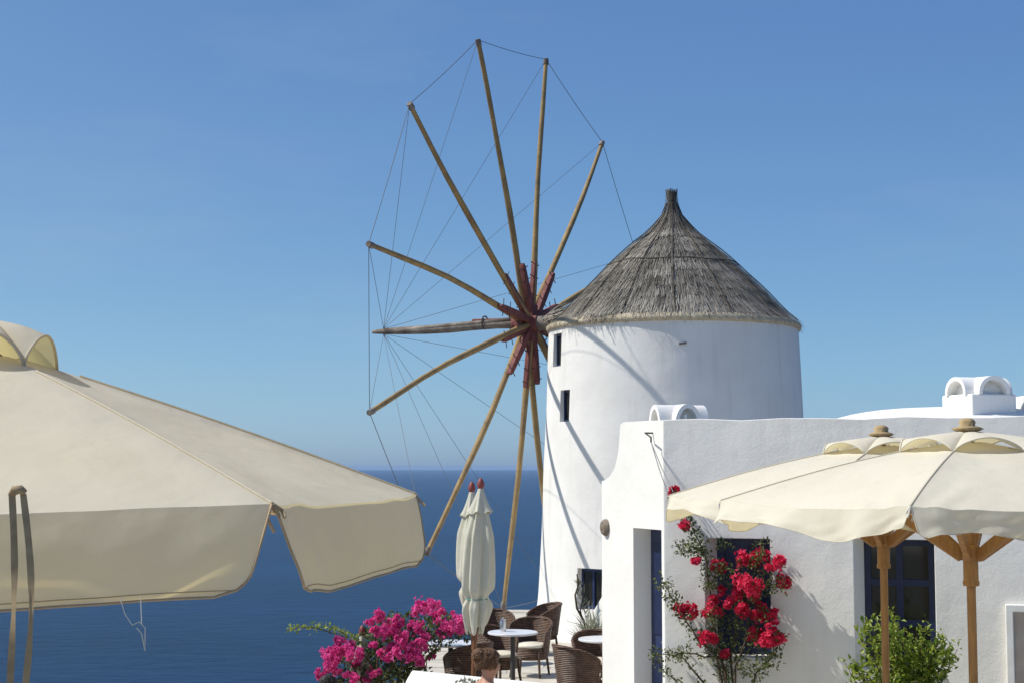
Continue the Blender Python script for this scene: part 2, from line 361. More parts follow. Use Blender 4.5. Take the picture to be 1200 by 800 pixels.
# angular and vertical cut lines so openings are exact
NA = 96
angs = sorted(set([round(-PI + 2 * PI * k / NA, 5) for k in range(NA)] + [round(q, 5) for b in boxes for q in b[:2]]))
zs = sorted(set([round(ZE * k / 22, 5) for k in range(23)] + [round(q, 5) for b in boxes for q in b[2:4]]))
def tp(a, z, dr=0):
    q = tower_r(z) - dr
    if dr == 0: q += .012 * noise.noise(Vector((math.cos(a) * 2, math.sin(a) * 2, z * .9)))
    return TC + Vector((q * math.cos(a), q * math.sin(a), z))
mb = MB(); mb.v = [tp(a, z) for z in zs for a in angs]; na = len(angs)
for j in range(len(zs) - 1):
    for i in range(na):
        k = (i + 1) % na; am = angs[i] + (((angs[k] - angs[i]) % (2 * PI)) / 2); zm = (zs[j] + zs[j + 1]) / 2
        if any(b[0] < am < b[1] and b[2] < zm < b[3] for b in boxes): continue
        mb.f.append([j * na + i, j * na + k, (j + 1) * na + k, (j + 1) * na + i]); mb.c.append(.5)
DD = [.085, .095, .14]
for D, (a0, a1, z0, z1, a, z, ww, hh) in zip(DD, boxes):     # reveals
    aa = [q for q in angs if round(a0, 5) <= q <= round(a1, 5)]; zz = [q for q in zs if round(z0, 5) <= q <= round(z1, 5)]
    rim = [(q, zz[0]) for q in aa] + [(aa[-1], q) for q in zz[1:]] + [(q, zz[-1]) for q in aa[::-1][1:]] + [(aa[0], q) for q in zz[::-1][1:-1]]
    n = len(rim); mb.add([tp(*q) for q in rim] + [tp(q[0], q[1], D) for q in rim], [(i, (i + 1) % n, n + (i + 1) % n, n + i) for i in range(n)])
make('tower_wall', mb, M['plaster_mill'], mill, smooth=True, sharp=45)
for k, (a0, a1, z0, z1, a, z, ww, hh) in enumerate(boxes):
    er = Vector((math.cos(a), math.sin(a), 0)); et = Vector((-math.sin(a), math.cos(a), 0))
    D = DD[k]; c = TC + er * (tower_r(z) - D + .02) + Vector((0, 0, z)); hw, h2 = ww / 2 - .002, hh / 2 - .002; fw = .035 if k < 2 else .05
    outer = [(-hw, -h2), (hw, -h2), (hw, h2), (-hw, h2)]
    if k < 2: holes = [[(-hw + fw, -h2 + fw), (hw - fw, -h2 + fw), (hw - fw, h2 - fw), (-hw + fw, h2 - fw)]]
    else:
        holes = [[(s * .02 if s > 0 else -hw + fw, -h2 + fw), (hw - fw if s > 0 else s * .02, -h2 + fw), (hw - fw if s > 0 else s * .02, h2 - fw), (s * .02 if s > 0 else -hw + fw, h2 - fw)] for s in (-1, 1)]
    win = make('window', MB().slab(outer, holes, c, et, WZ, er, .05), M['navy'], mill)
    for s in ((0,) if k < 2 else (-1, 1)):
        make('pane', MB().box(c + et * (s * hw / 2) - er * .03, (.01, (hw * 2 if k < 2 else hw) * .94, h2 * 1.9), rz=a), M['glass'], win)
# small iron ring fixed to the wall
a, z = on_tower(800, 403)
q = tp(a, z); make('wall_bracket', MB().bar(q - Vector((.06, 0, .0)), q + Vector((.06, 0, .02)), .05, .03), M['grey_wood'], mill)

# roof
prof = [(225, 6.5), (228, 7), (234, 5), (242, 5.5), (250, 8), (257, 13), (266, 21), (275, 30), (285, 44), (295, 56), (308, 70), (320, 83), (333, 96), (347, 110), (359, 122), (372, 134), (381, 144)]
S = TC.y / FPX
RP = [(hw * S, P(791, yy, TC.y).z) for yy, hw in prof][::-1]       # bottom to top
ZR0 = RP[0][1]
def roofp(a, s, off=0):
    """s 0..1 bottom to top along the profile"""
    x = s * (len(RP) - 1); i = min(int(x), len(RP) - 2); t = x - i
    r = lerp(RP[i][0], RP[i + 1][0], t); z = lerp(RP[i][1], RP[i + 1][1], t)
    dr = RP[i + 1][0] - RP[i][0]; dz = RP[i + 1][1] - RP[i][1]; l = math.hypot(dr, dz) or 1
    nr, nz = dz / l, -dr / l
    bump = .035 * noise.noise(Vector((math.cos(a) * 3, math.sin(a) * 3, s * 7))) * (1 - s)
    r += nr * (off + bump); z += nz * (off + bump)
    return TC + Vector((r * math.cos(a), r * math.sin(a), z))
roof = make('roof', MB().grid(lambda u, v: roofp(u * 2 * PI, v, -.02), 72, 40), M['thatch_base'], mill, smooth=True)
make('eave_band', MB().lathe([(2.12, ZE - .05), (2.20, ZE - .04), (2.215, ZE + .0), (2.215, ZR0 - .04), (2.13, ZR0 + .02)], TC, 96, cap=False,
     fn=lambda q, i: 1 + .006 * noise.noise(Vector((math.cos(q) * 9, math.sin(q) * 9, i)))), M['straw'], roof, smooth=True)
trng = random.Random(11); mb = MB()
arc = [0]
for i in range(len(RP) - 1): arc.append(arc[-1] + math.hypot(RP[i + 1][0] - RP[i][0], RP[i + 1][1] - RP[i][1]))
TOT = arc[-1]
def s_of(l):
    l = min(max(l, 0), TOT)
    for i in range(len(arc) - 1):
        if l <= arc[i + 1]: return (i + (l - arc[i]) / (arc[i + 1] - arc[i])) / (len(arc) - 1)
    return 1
ROWS = 13
for row in range(ROWS):
    l0 = -.05 + TOT * .97 * row / ROWS
    rr = max(.12, roofp(0, s_of(l0)).x - TC.x)
    n = int(2 * PI * rr / .0065)
    for k in range(n):
        a = 2 * PI * (k + trng.random()) / n
        st = l0 + trng.gauss(0, .045) + .03 * math.sin(5 * a + row); ln = trng.uniform(.22, .42)
        if row == 0: st = trng.gauss(-.04, .07) - .05 * max(0, noise.noise(Vector((math.cos(a) * 3, math.sin(a) * 3, 5))))
        s0, s1 = s_of(st), s_of(st + ln)
        off0 = trng.uniform(.004, .035); off1 = trng.uniform(-.01, .012)
        if row == 0 and trng.random() < .25: off0 += trng.uniform(0, .05)
        wv = trng.uniform(.004, .010) / max(.15, rr); ja = trng.gauss(0, .018 / max(rr, .3))
        p0 = roofp(a, s0, off0); p0b = roofp(a + wv, s0, off0)
        if st < 0:
            d = (roofp(a, 0) - roofp(a, .05)).normalized() * (-st); p0 = p0 + d; p0b = p0b + d
        p1b = roofp(a + wv * .8 + ja, s1, off1); p1 = roofp(a + ja, s1, off1)
        patch = noise.noise(Vector((math.cos(a) * 2.2 * rr, math.sin(a) * 2.2 * rr, row * .9))) * .5 + .25 * noise.noise(Vector((math.cos(a) * 8 * rr, math.sin(a) * 8 * rr, row * 1.7)))
        tone = min(1, max(0, .38 + .75 * patch + trng.gauss(0, .16)))
        if row == 0: tone = min(1, tone * .75 + .22)
        if row >= ROWS - 3: tone *= .45
        mb.add([p0, p0b, p1b, p1], [(0, 1, 2, 3)], tone)
# loose reeds round the shaft's exit
ex = HUB - WN * .62
for k in range(420):
    q = trng.uniform(0, PI); rr_ = trng.uniform(.12, .24)
    side = WT * math.cos(q) * rr_ + WZ * (math.sin(q) * rr_ - .02)
    st = ex - WN * trng.uniform(-.22, .25) + side; d = -WN * trng.uniform(.25, .5) + WZ * trng.uniform(.0, .14) + WT * (math.cos(q) * trng.uniform(.0, .3))
    wd = (WT * math.sin(q) - WZ * math.cos(q)) * .010
    mb.add([st - wd, st + wd, st + d + wd, st + d - wd], [(0, 1, 2, 3)], min(1, max(0, trng.gauss(.42, .22))))
# frayed hanging reeds under the eave at the far right and by the shaft
for k in range(300):
    a = trng.choice([trng.gauss(-.02, .10), trng.uniform(-PI, PI), trng.gauss(-PI * .80, .25), trng.gauss(-PI * .72, .1)]); p = roofp(a, 0, trng.uniform(0, .05)); er = Vector((math.cos(a), math.sin(a), 0)); et = Vector((-er.y, er.x, 0))
    d = er * trng.uniform(.02, .13) + Vector((0, 0, -trng.uniform(.05, .19))) + et * trng.gauss(0, .03)
    mb.add([p - et * .006, p + et * .006, p + d + et * .003, p + d - et * .003], [(0, 1, 2, 3)], min(1, max(0, trng.gauss(.33, .25))))
th = make('thatch_reeds', mb, M['thatch'], roof, fixn=False); th['kind'] = 'stuff'
for k in range(14):
    a0 = 2 * PI * (k + .35) / 14; pts = [roofp(a0 + .03 * math.sin(3 * s + k), s_of(TOT * s), .03) for s in [i / 14 for i in range(0, 14)]]
    make('binding_cord', MB().tube(pts, .009, 5), M['cord'], roof)
for s in (.45, .93):
    make('binding_hoop', MB().tube([roofp(2 * PI * i / 60, s_of(TOT * s) + .004 * math.sin(7 * i), .026) for i in range(60)], .010, 5, closed=True), M['cord'], roof)
mb = MB()
for k in range(120):
    a = trng.uniform(0, 2 * PI); z0 = RP[-1][1] - .16; er = Vector((math.cos(a), math.sin(a), 0)); et = Vector((-er.y, er.x, 0))
    b0 = TC + er * .07; b0.z = z0; d = er * trng.uniform(.0, .05) + Vector((0, 0, trng.uniform(.12, .21)))
    mb.add([b0 - et * .009, b0 + et * .009, b0 + d + et * .006, b0 + d - et * .006], [(0, 1, 2, 3)], max(0, trng.gauss(.15, .1)))
make('roof_tuft', mb, M['thatch'], roof, fixn=False)

# wheel: hub, shaft, bowsprit, spars, wires
make('shaft', MB().tube([HUB - WN * 1.6, HUB - WN * .5, HUB + WN * .15], [.15, .15, .13], 14), M['grey_wood'], mill, smooth=True, sharp=50)
hubm = MB()
for i, q in enumerate((0, PI / 2)):
    d = WT * math.cos(q) + WZ * math.sin(q); hubm.bar(HUB - d * .34 + WN * (.05 - .1 * i), HUB + d * .34 + WN * (.05 - .1 * i), .22, .16, up=WN)
hubm.tube([HUB - WN * .22, HUB + WN * .3], .17, 10)
make('hub', hubm, M['red'], mill, bevel=.012)
BT = HUB + WN * 3.48; BT.z = P(437, 389, BT.y).z
bo = make('bowsprit', MB().tube([lerp(HUB, BT, t) + WZ * (.035 * math.sin(t * 7)) * (1 - t) for t in (.03, .2, .35, .5, .65, .8, .92, 1)], [.10, .095, .09, .092, .085, .075, .06, .035], 10), M['grey_wood'], mill, smooth=True, sharp=50)
make('splice_pole', MB().tube([lerp(HUB, BT, t) + WZ * .09 * (1 - t * 1.2) + WN * .0 + WT * -.05 for t in (.05, .3, .55, .78)], [.05, .05, .045, .03], 8), M['grey_wood'], bo, smooth=True)
make('sleeve', MB().bar(lerp(HUB, BT, .02) + WZ * .03, lerp(HUB, BT, .34) + WZ * .06, .16, .15), M['red'], bo, bevel=.015)
make('ring', MB().tube([lerp(HUB, BT, .27) + WZ * (.06 + .12 * math.sin(q)) + WT * (.12 * math.cos(q)) for q in [2 * PI * i / 16 for i in range(16)]], .014, 6, closed=True), M['cord'], bo)
tips_px = {-74: (432, 286), -44: (480, 122), -14: (560, 47), 16: (640, 70), 46: (706, 167), -164: (590, 712), -134: (500, 648), -104: (433, 483)}
bends = {-74: .10, -44: -.07, -14: .06, 16: -.03, 46: .09, 76: .04, 106: 0, 136: .05, 166: .04, -164: -.08, -134: -.07, -104: .09}
tips = {}
for a in [-74 + 30 * k for k in range(12)]:
    a = (a + 180) % 360 - 180
    if a in tips_px:
        d = P(*tips_px[a], 10) - CAM; t = (HUB - CAM).dot(WN) / d.dot(WN); tip = CAM + d * t
    else:
        q = math.radians(a - 6.5)
        through = {76: (690, 335), 166: (634.5, 541)}.get(a)
        if through:
            d = P(*through, 10) - CAM; t = (HUB - CAM).dot(WN) / d.dot(WN); tip = HUB + (CAM + d * t - HUB).normalized() * 5.1
        else: tip = HUB + (WT * math.sin(q) + WZ * math.cos(q)) * 5.1
    tips[a] = tip
order = sorted(tips)
for i, a in enumerate(order):
    tip = tips[a]; d = (tip - HUB); Ln = d.length; d.normalize(); sd = WN.cross(d); lay = WN * (.06 if i % 2 else -.06)
    pts = []; rs = []
    for t in [.03, .12, .25, .4, .55, .7, .82, .92, 1]:
        bend = bends[a] * math.sin(PI * t) + .025 * math.sin(9 * t + i) * t * (1 - t) * 2
        pts.append(HUB + d * (Ln * t) + sd * bend + lay * (1 - t) ** 2); rs.append(lerp(.062, .040, t) * (1 + .06 * math.sin(11 * t + 2 * i)))
    sp = make('spar', MB().tube(pts, rs, 10), M['spar'], mill, smooth=True, sharp=60)
    sl_len = 1.22 + .1 * math.sin(i * 2.1); o = -WN * (.085 if i % 2 else .055) + sd * (.02 if i % 2 else -.02)
    A = HUB + d * .12 + o; B = HUB + d * sl_len + o * .8
    m2 = MB(); c2 = [A, lerp(A, B, .9), B]
    v = []
    for p, wd in ((A, .055), (lerp(A, B, .5), .068), (lerp(A, B, .93), .052), (B, .022)):
        for (s1, s2) in ((-1, -1), (1, -1), (1, 1), (-1, 1)): v.append(p + sd * wd * s1 + WN * .045 * s2)
    f = [(0, 1, 2, 3), (12, 15, 14, 13)] + [(4 * j + k, 4 * j + (k + 1) % 4, 4 * j + 4 + (k + 1) % 4, 4 * j + 4 + k) for j in range(3) for k in range(4)]
    make('sleeve', MB().add(v, f), M['red'], sp, bevel=.012)
    for t in (.45, .72, .92):
        q = HUB + d * (sl_len * t) + o
        make('bolt', MB().tube([q - sd * .16, q + sd * .16], .009, 6), M['iron'], sp)
    make('tip_band', MB().tube([tip - d * .10, tip + d * .012], [.055, .05], 8), M['grey_wood'], sp, smooth=True, sharp=50)
for i, a in enumerate(order):
    A, B = tips[a], tips[order[(i + 1) % 12]]; dn = (B - A).normalized() * .0
    make('rim_wire', MB().tube([lerp(A, B, t) - WZ * .03 * math.sin(PI * t) for t in (0, .25, .5, .75, 1)], .006, 5), M['wire'], mill)
    make('stay_wire', MB().tube([lerp(A, BT - WN * .25 + WZ * (.05 if A.z > BT.z else -.05), t) for t in (0.01, .5, 1)], .0042, 5), M['wire'], mill)

# ------------------------------------------------------------------ the house
CX = Vector((PX(777, 15.7), 15.7, 0)); LX = Vector((PX(705, 17.0), 17.0, 0))
HA = math.radians(18); FU = Vector((math.cos(HA), -math.sin(HA), 0)); FN = Vector((-math.sin(HA), -math.cos(HA), 0))
LU = (LX - CX); LL = LU.length; LU.normalize(); LN = Vector((-LU.y, LU.x, 0)); LN = LN if LN.x < 0 else -LN
house = thing('house', 'low white plastered house with blue door, blue windows and curved parapet shoulder', 'house', CX)
def on_plane(px, py, O, N):
    d = P(px, py, 10) - CAM; t = (O - CAM).dot(N) / d.dot(N); return CAM + d * t
def wall_y(px): return on_plane(px, 600, CX, FN).y
def fc(px, py): q = on_plane(px, py, CX, FN) - CX; return (q.dot(FU), q.z)
def lc(px, py): q = on_plane(px, py, CX, LN) - CX; return (q.dot(LU), q.z)
def rect(f, x0, y0, x1, y1):
    a = f(x0, y0); b = f(x1, y1); z0, z1 = sorted((a[1], b[1])); u0, u1 = sorted((a[0], b[0]))
    return [(u0, z0), (u1, z0), (u1, z1), (u0, z1)]
TH = .42
zc = fc(777.5, 491.5)[1]; FLEN = 5.6; zr = fc(1200, 487.5)[1]; zr = lerp(zc, zr, FLEN / fc(1200, 487.5)[0])
w1 = rect(fc, 826, 630, 904, 769); w2 = rect(fc, 1000, 631, 1098, 786)
w1 = [(u, z) for u, z in w1]; w2 = [(u, z) for u, z in w2]
front_outer = [(0, -.3)] + [(FLEN, -.3), (FLEN, zr)] + [(FLEN * k / 14, lerp(zc, zr, k / 14) + .012 * math.sin(k * 2.3)) for k in range(13, 0, -1)] + [(0, zc)]
wall = make('front_wall', MB().slab(front_outer, [w1, w2], CX, FU, WZ, FN, TH), M['plaster'], house, bevel=.02)
# side wall: parapet with the concave shoulder
prof_px = [(777, 491.5), (752, 493), (730, 494.5), (727, 497), (726, 510), (725, 524), (723, 537), (720, 548), (715, 557), (709.5, 562), (705, 563)]
lp = [lc(x, y) for x, y in prof_px]; lp[0] = (.0, zc - .003)
door = rect(lc, 742, 618, 775.2, 640); d0, d1 = door[0][0], door[1][0]; dz = door[2][1]
left_outer = lp + [(lp[-1][0], -.3), (d1, -.3), (d1, dz), (d0, dz), (d0, -.3), (0, -.3)]
o = make('side_wall', MB().slab(left_outer, [], CX - FN * .0 + LN * .0, LU, WZ, LN, .40), M['plaster'], house, bevel=.015)
# door leaf in its recess
dd = CX - LN * .21
door_o = make('door', MB().slab([(d0 - .2, -.05), (d1 + .1, -.05), (d1 + .1, dz + .05), (d0 - .2, dz + .05)], [], dd, LU, WZ, LN, .05), M['navy'], house, bevel=.006)
for zz0, zz1 in ((.15, .95), (1.1, 2.05)):
    make('door_panel', MB().slab([(d0 + .06, zz0), (d1 - .06, zz0), (d1 - .06, zz1), (d0 + .06, zz1)], [], dd + LN * .014, LU, WZ, LN, .02), M['blue'], door_o, bevel=.006)
hp = dd + LU * (d0 + (d1 - d0) * .3) + WZ * 1.04
make('door_handle', MB().tube([hp + LN * .005, hp + LN * .06, hp + LN * .06 + LU * .1], .011, 8), M['steel'], door_o)
# house body behind: roof slab and back walls
r0 = CX - FN * TH; zroof = zc - .35
b0 = CX + FU * .45 - FN * .40; 
roofpts = [CX + FU * .25 - FN * .40, CX + FU * (FLEN) - FN * .40, CX + FU * FLEN - FN * 5.2, CX + FU * .9 - FN * 5.2, CX + FU * .35 + LU * (LL * .5)]
make('roof_slab', poly_block([(p.x, p.y) for p in roofpts], zroof - .2, zroof), M['plaster'], house)
bk = MB(); A, B = roofpts[2], roofpts[3]; bk.bar(Vector((A.x, A.y, zroof / 2 - .1)), Vector((B.x, B.y, zroof / 2 - .1)), .3, zroof - .22)
make('back_wall', bk, M['plaster'], house)
bk = MB(); A = CX + FU * (FLEN - .15) - FN * .43; B = roofpts[2] - FU * .15; bk.bar(Vector((A.x, A.y, zroof / 2 - .1)), Vector((B.x, B.y, zroof / 2 - .1)), .3, zroof - .22)
make('end_wall', bk, M['plaster'], house)
bk = MB(); A = Vector((LX.x, LX.y, 0)) + FU * .35 + LU * .1; B = roofpts[3] - FU * .1; bk.bar(Vector((A.x, A.y, .9)), Vector((B.x, B.y, .9)), .3, 1.8)
make('yard_wall', bk, M['plaster'], house)
# vaulted roof behind the parapet
vc = G(1120, 19.2, 3.0); vault_top = P(1120, 477, 19.2).z
def vault(u, v):
    q = 2 * PI * u; e = v * PI / 2
    return vc + Vector((math.cos(q) * math.cos(e) ** .7 * 2.0, math.sin(q) * math.cos(e) ** .7 * 1.5, (vault_top - 3.0) * math.sin(e)))
make('vault_roof', MB().grid(vault, 48, 14), M['plaster'], house, smooth=True)
# windows
def window(rc, rows, cols, fr, depth, glass, splay):
    (u0, z0), (u1, z1) = rc[0], rc[2]
    f3 = [CX + FU * (u0 - .01) + FN * -.004, CX + FU * u0 + FN * -.004, CX + FU * (u0 + splay) - FN * (depth + .03), CX + FU * (u0 - .01) - FN * (depth + .03)]
    make('splayed_reveal', poly_block([(p.x, p.y) for p in f3], z0 - .003, z1 + .003), M['plaster'], house)
    u0 += splay - .012
    O = CX - FN * depth; e = .004; u0 += e; u1 -= e; z0 += e; z1 -= e
    holes = []; cw = (u1 - u0 - fr) / cols; rh = (z1 - z0 - fr) / rows
    for i in range(cols):
        for j in range(rows):
            a = u0 + fr + cw * i; b = z0 + fr + rh * j; holes.append([(a, b), (a + cw - fr, b), (a + cw - fr, b + rh - fr), (a, b + rh - fr)])
    wo = make('window', MB().slab([(u0, z0), (u1, z0), (u1, z1), (u0, z1)], holes, O, FU, WZ, FN, .05), M['blue' if glass else 'navy'], house, bevel=.005)
    for hgt in holes:
        g = .01; pts = [(hgt[0][0] - g, hgt[0][1] - g), (hgt[1][0] + g, hgt[1][1] - g), (hgt[2][0] + g, hgt[2][1] + g), (hgt[3][0] - g, hgt[3][1] + g)]
        make('pane' if glass else 'shutter_panel', MB().slab(pts, [], O - FN * .02, FU, WZ, FN, .008), M['glass'] if glass else M['navy'], wo)
    make('sill', MB().slab([(u0 - .10, z0 - .055), (u1 + .05, z0 - .055), (u1 + .05, z0 - .008), (u0 - .10, z0 - .008)], [], CX + FN * .06, FU, WZ, FN, depth + .05), M['white_paint'], wo, bevel=.01)
    return wo
window(w1, 2, 2, .075, .17, False, .10)
window(w2, 3, 2, .065, .20, True, .09)

# chimney vents: two crossing barrel shells
def arch_shell(mb, c, ax, r, h, L0, L1, th, n=18):
    c = Vector(c); ax = Vector(ax); sd = Vector((-ax.y, ax.x, 0))
    def pt(q, l, k): rr = (r - th * k); hh = h - th * k; return c + ax * l + sd * (rr * math.cos(q)) + WZ * (max(0, math.sin(q)) ** .85 * hh)
    v = []; f = []
    for i in range(n + 1):
        q = PI * i / n
        v += [pt(q, L0, 0), pt(q, L1, 0), pt(q, L1, 1), pt(q, L0, 1)]
    for i in range(n):
        for k in range(4): f.append((4 * i + k, 4 * i + (k + 1) % 4, 4 * i + 4 + (k + 1) % 4, 4 * i + 4 + k))
    f += [(0, 1, 2, 3), (4 * n + 3, 4 * n + 2, 4 * n + 1, 4 * n)]
    mb.add(v, f)
def vent(label, cx_px, Y, zbase, r, h, Lx, Ly, rz, box=None):
    p = G(cx_px, Y, zbase); t = thing('chimney_vent', label, 'chimney vent', p if not box else p - Vector((0, 0, box[2])), 0)
    ex_ = Vector((math.cos(rz), math.sin(rz), 0)); ey = Vector((-math.sin(rz), math.cos(rz), 0))
    m1 = MB(); arch_shell(m1, p, ex_, r, h, -Lx, Lx, .045); make('side_arch', m1, M['plaster'], t, smooth=True, sharp=40)
    m1 = MB(); arch_shell(m1, p + WZ * .003, ey, r * 1.02, h * 1.01, -Ly, Ly * .9, .045); make('front_arch', m1, M['plaster'], t, smooth=True, sharp=40)
    make('flue', MB().box(p + WZ * (h * .22) , (r * .9, r * .9, h * .45), rz), M['terracotta'], t)
    if box: make('base_block', MB().box(p - WZ * (box[2] / 2 - .004), box, rz), M['plaster'], t, bevel=.02)
    return t
v1 = P(795, 492, 16.75)
vt = vent('small white cross-vaulted chimney vent behind the house parapet corner', 796, 16.75, v1.z - .11, .155, .275, .29, .25, math.radians(18))
make('base_block', MB().box((v1.x, 16.75, (zroof + v1.z - .11) / 2), (.66, .62, v1.z - .11 - zroof + .03), math.radians(18)), M['plaster'], vt, bevel=.02)
make('pipe', MB().tube([(G(804, 16.5, v1.z - .12)), G(804, 16.5, v1.z + .055)], .012, 8), M['white_paint'], vt)
zt = P(1150, 461.5, 18.2).z
vt2 = vent('larger white cross-vaulted chimney vent on a square block', 1149, 18.5, zt, .21, .215, .33, .32, math.radians(18), (.62, .62, zt - zroof + .02))
make('cable', MB().tube([G(1185, 18.32, zt + .02), G(1185.5, 18.32, zt - .1), G(1186, 18.32, zt - .4)], .012, 6), M['iron'], vt2)
bl = make('roof_block', MB().box(G(1225, 18.9, (zt + zroof) / 2 - .01), (.7, 1.0, zt - zroof + .02)), M['plaster'], bevel=.02)
tag(bl, 'plain white masonry block beside the larger chimney vent', 'roof block')

# round boss on the side wall
c = on_plane(710.5, 617.5, CX, LN); o = MB()
pr = [(.0, .07), (.03, .068), (.045, .055), (.05, .06), (.07, .05), (.078, .03), (.085, .03), (.09, .0)]
Rm = LN.to_track_quat('Z', 'Y').to_matrix()
mbx = MB().lathe(pr, n=20, cap=False); mbx.v = [Rm @ Vector((p.x * (.95), p.y * 1.05, p.z)) + c - LN * .005 for p in mbx.v]
tag(make('wall_lamp', mbx, M['brown_glaze'], smooth=True), 'round brown bulkhead lamp fixed high on the white side wall', 'wall lamp')
# hook with hanging strings
c = on_plane(765, 507, CX, LN); c2 = on_plane(773, 512, CX, LN) + LN * .10
hk = thing('wall_hook', 'bent metal hook with two strings tying up the red bougainvillea', 'hook', c)
make('hook_arm', MB().tube([c - LN * .02, c + LN * .09, c2, c2 - WZ * .05], .009, 6), M['iron'], hk)
e1 = P(789, 576, 15.25); e2 = P(783, 579, 15.35)
for e in (e1, e2): make('string', MB().tube([c2 - WZ * .05, lerp(c2 - WZ * .05, e, .5) - WZ * .02, e], .0045, 5), M['wire'], hk)

# framed board at the right on the wall
a = on_plane(1178, 707, CX, FN); b = on_plane(1245, 830, CX, FN)
u0 = (a - CX).dot(FU); u1 = (b - CX).dot(FU); z1 = a.z; z0 = .55
bd = thing('menu_board', 'white framed board with beige panel hanging on the house wall', 'board', CX + FU * ((u0 + u1) / 2) + FN * .03 + WZ * z0)
make('frame', MB().slab([(u0, z0), (u1, z0), (u1, z1), (u0, z1)], [[(u0 + .07, z0 + .07), (u1 - .07, z0 + .07), (u1 - .07, z1 - .07), (u0 + .07, z1 - .07)]], CX + FN * .065, FU, WZ, FN, .07), M['white_paint'], bd, bevel=.008)
make('panel', MB().slab([(u0 + .05, z0 + .05), (u1 - .05, z0 + .05), (u1 - .05, z1 - .05), (u0 + .05, z1 - .05)], [], CX + FN * .03, FU, WZ, FN, .03), M['board'], bd)

# white stepped wall by the tower
mb = MB(); A = G(684, 20.6); B = G(716, 20.0)
zA = P(684, 733, 20.6).z; zB = P(704, 694, 20.2).z
d = Vector((.18, .55, 0))
v = [A, B, Vector((B.x, B.y, zB + .18)), Vector((A.x, A.y, zA))]; v = [p + WZ * 0 for p in v]; v[0].z = v[1].z = -.05
mb.add(v + [p + d for p in v], [(0, 1, 2, 3), (7, 6, 5, 4), (0, 4, 5, 1), (1, 5, 6, 2), (2, 6, 7, 3), (3, 7, 4, 0)])
tag(make('stair_wall', mb, M['plaster'], bevel=.02), 'white sloping stair wall between the mill tower and the house', 'wall')
# low white wall in front of the tables
ft = [P(482, 784, 17.15), P(650, 799, 16.0)]
A = Vector((ft[0].x, 17.15, 0)); B = Vector((ft[1].x + .3, 15.85, 0)); dn = Vector((-(B - A).y, (B - A).x, 0)).normalized(); dn = dn if dn.y < 0 else -dn
zt_ = ft[0].z
fp = [A, B, B + Vector((.05, -.62, 0)), Vector((PX(477, 16.35), 16.35, 0))]
tag(make('low_wall', poly_block([(p.x, p.y) for p in fp], -.05, zt_), M['plaster'], bevel=.035), 'low thick white wall in front of the cafe tables', 'wall')

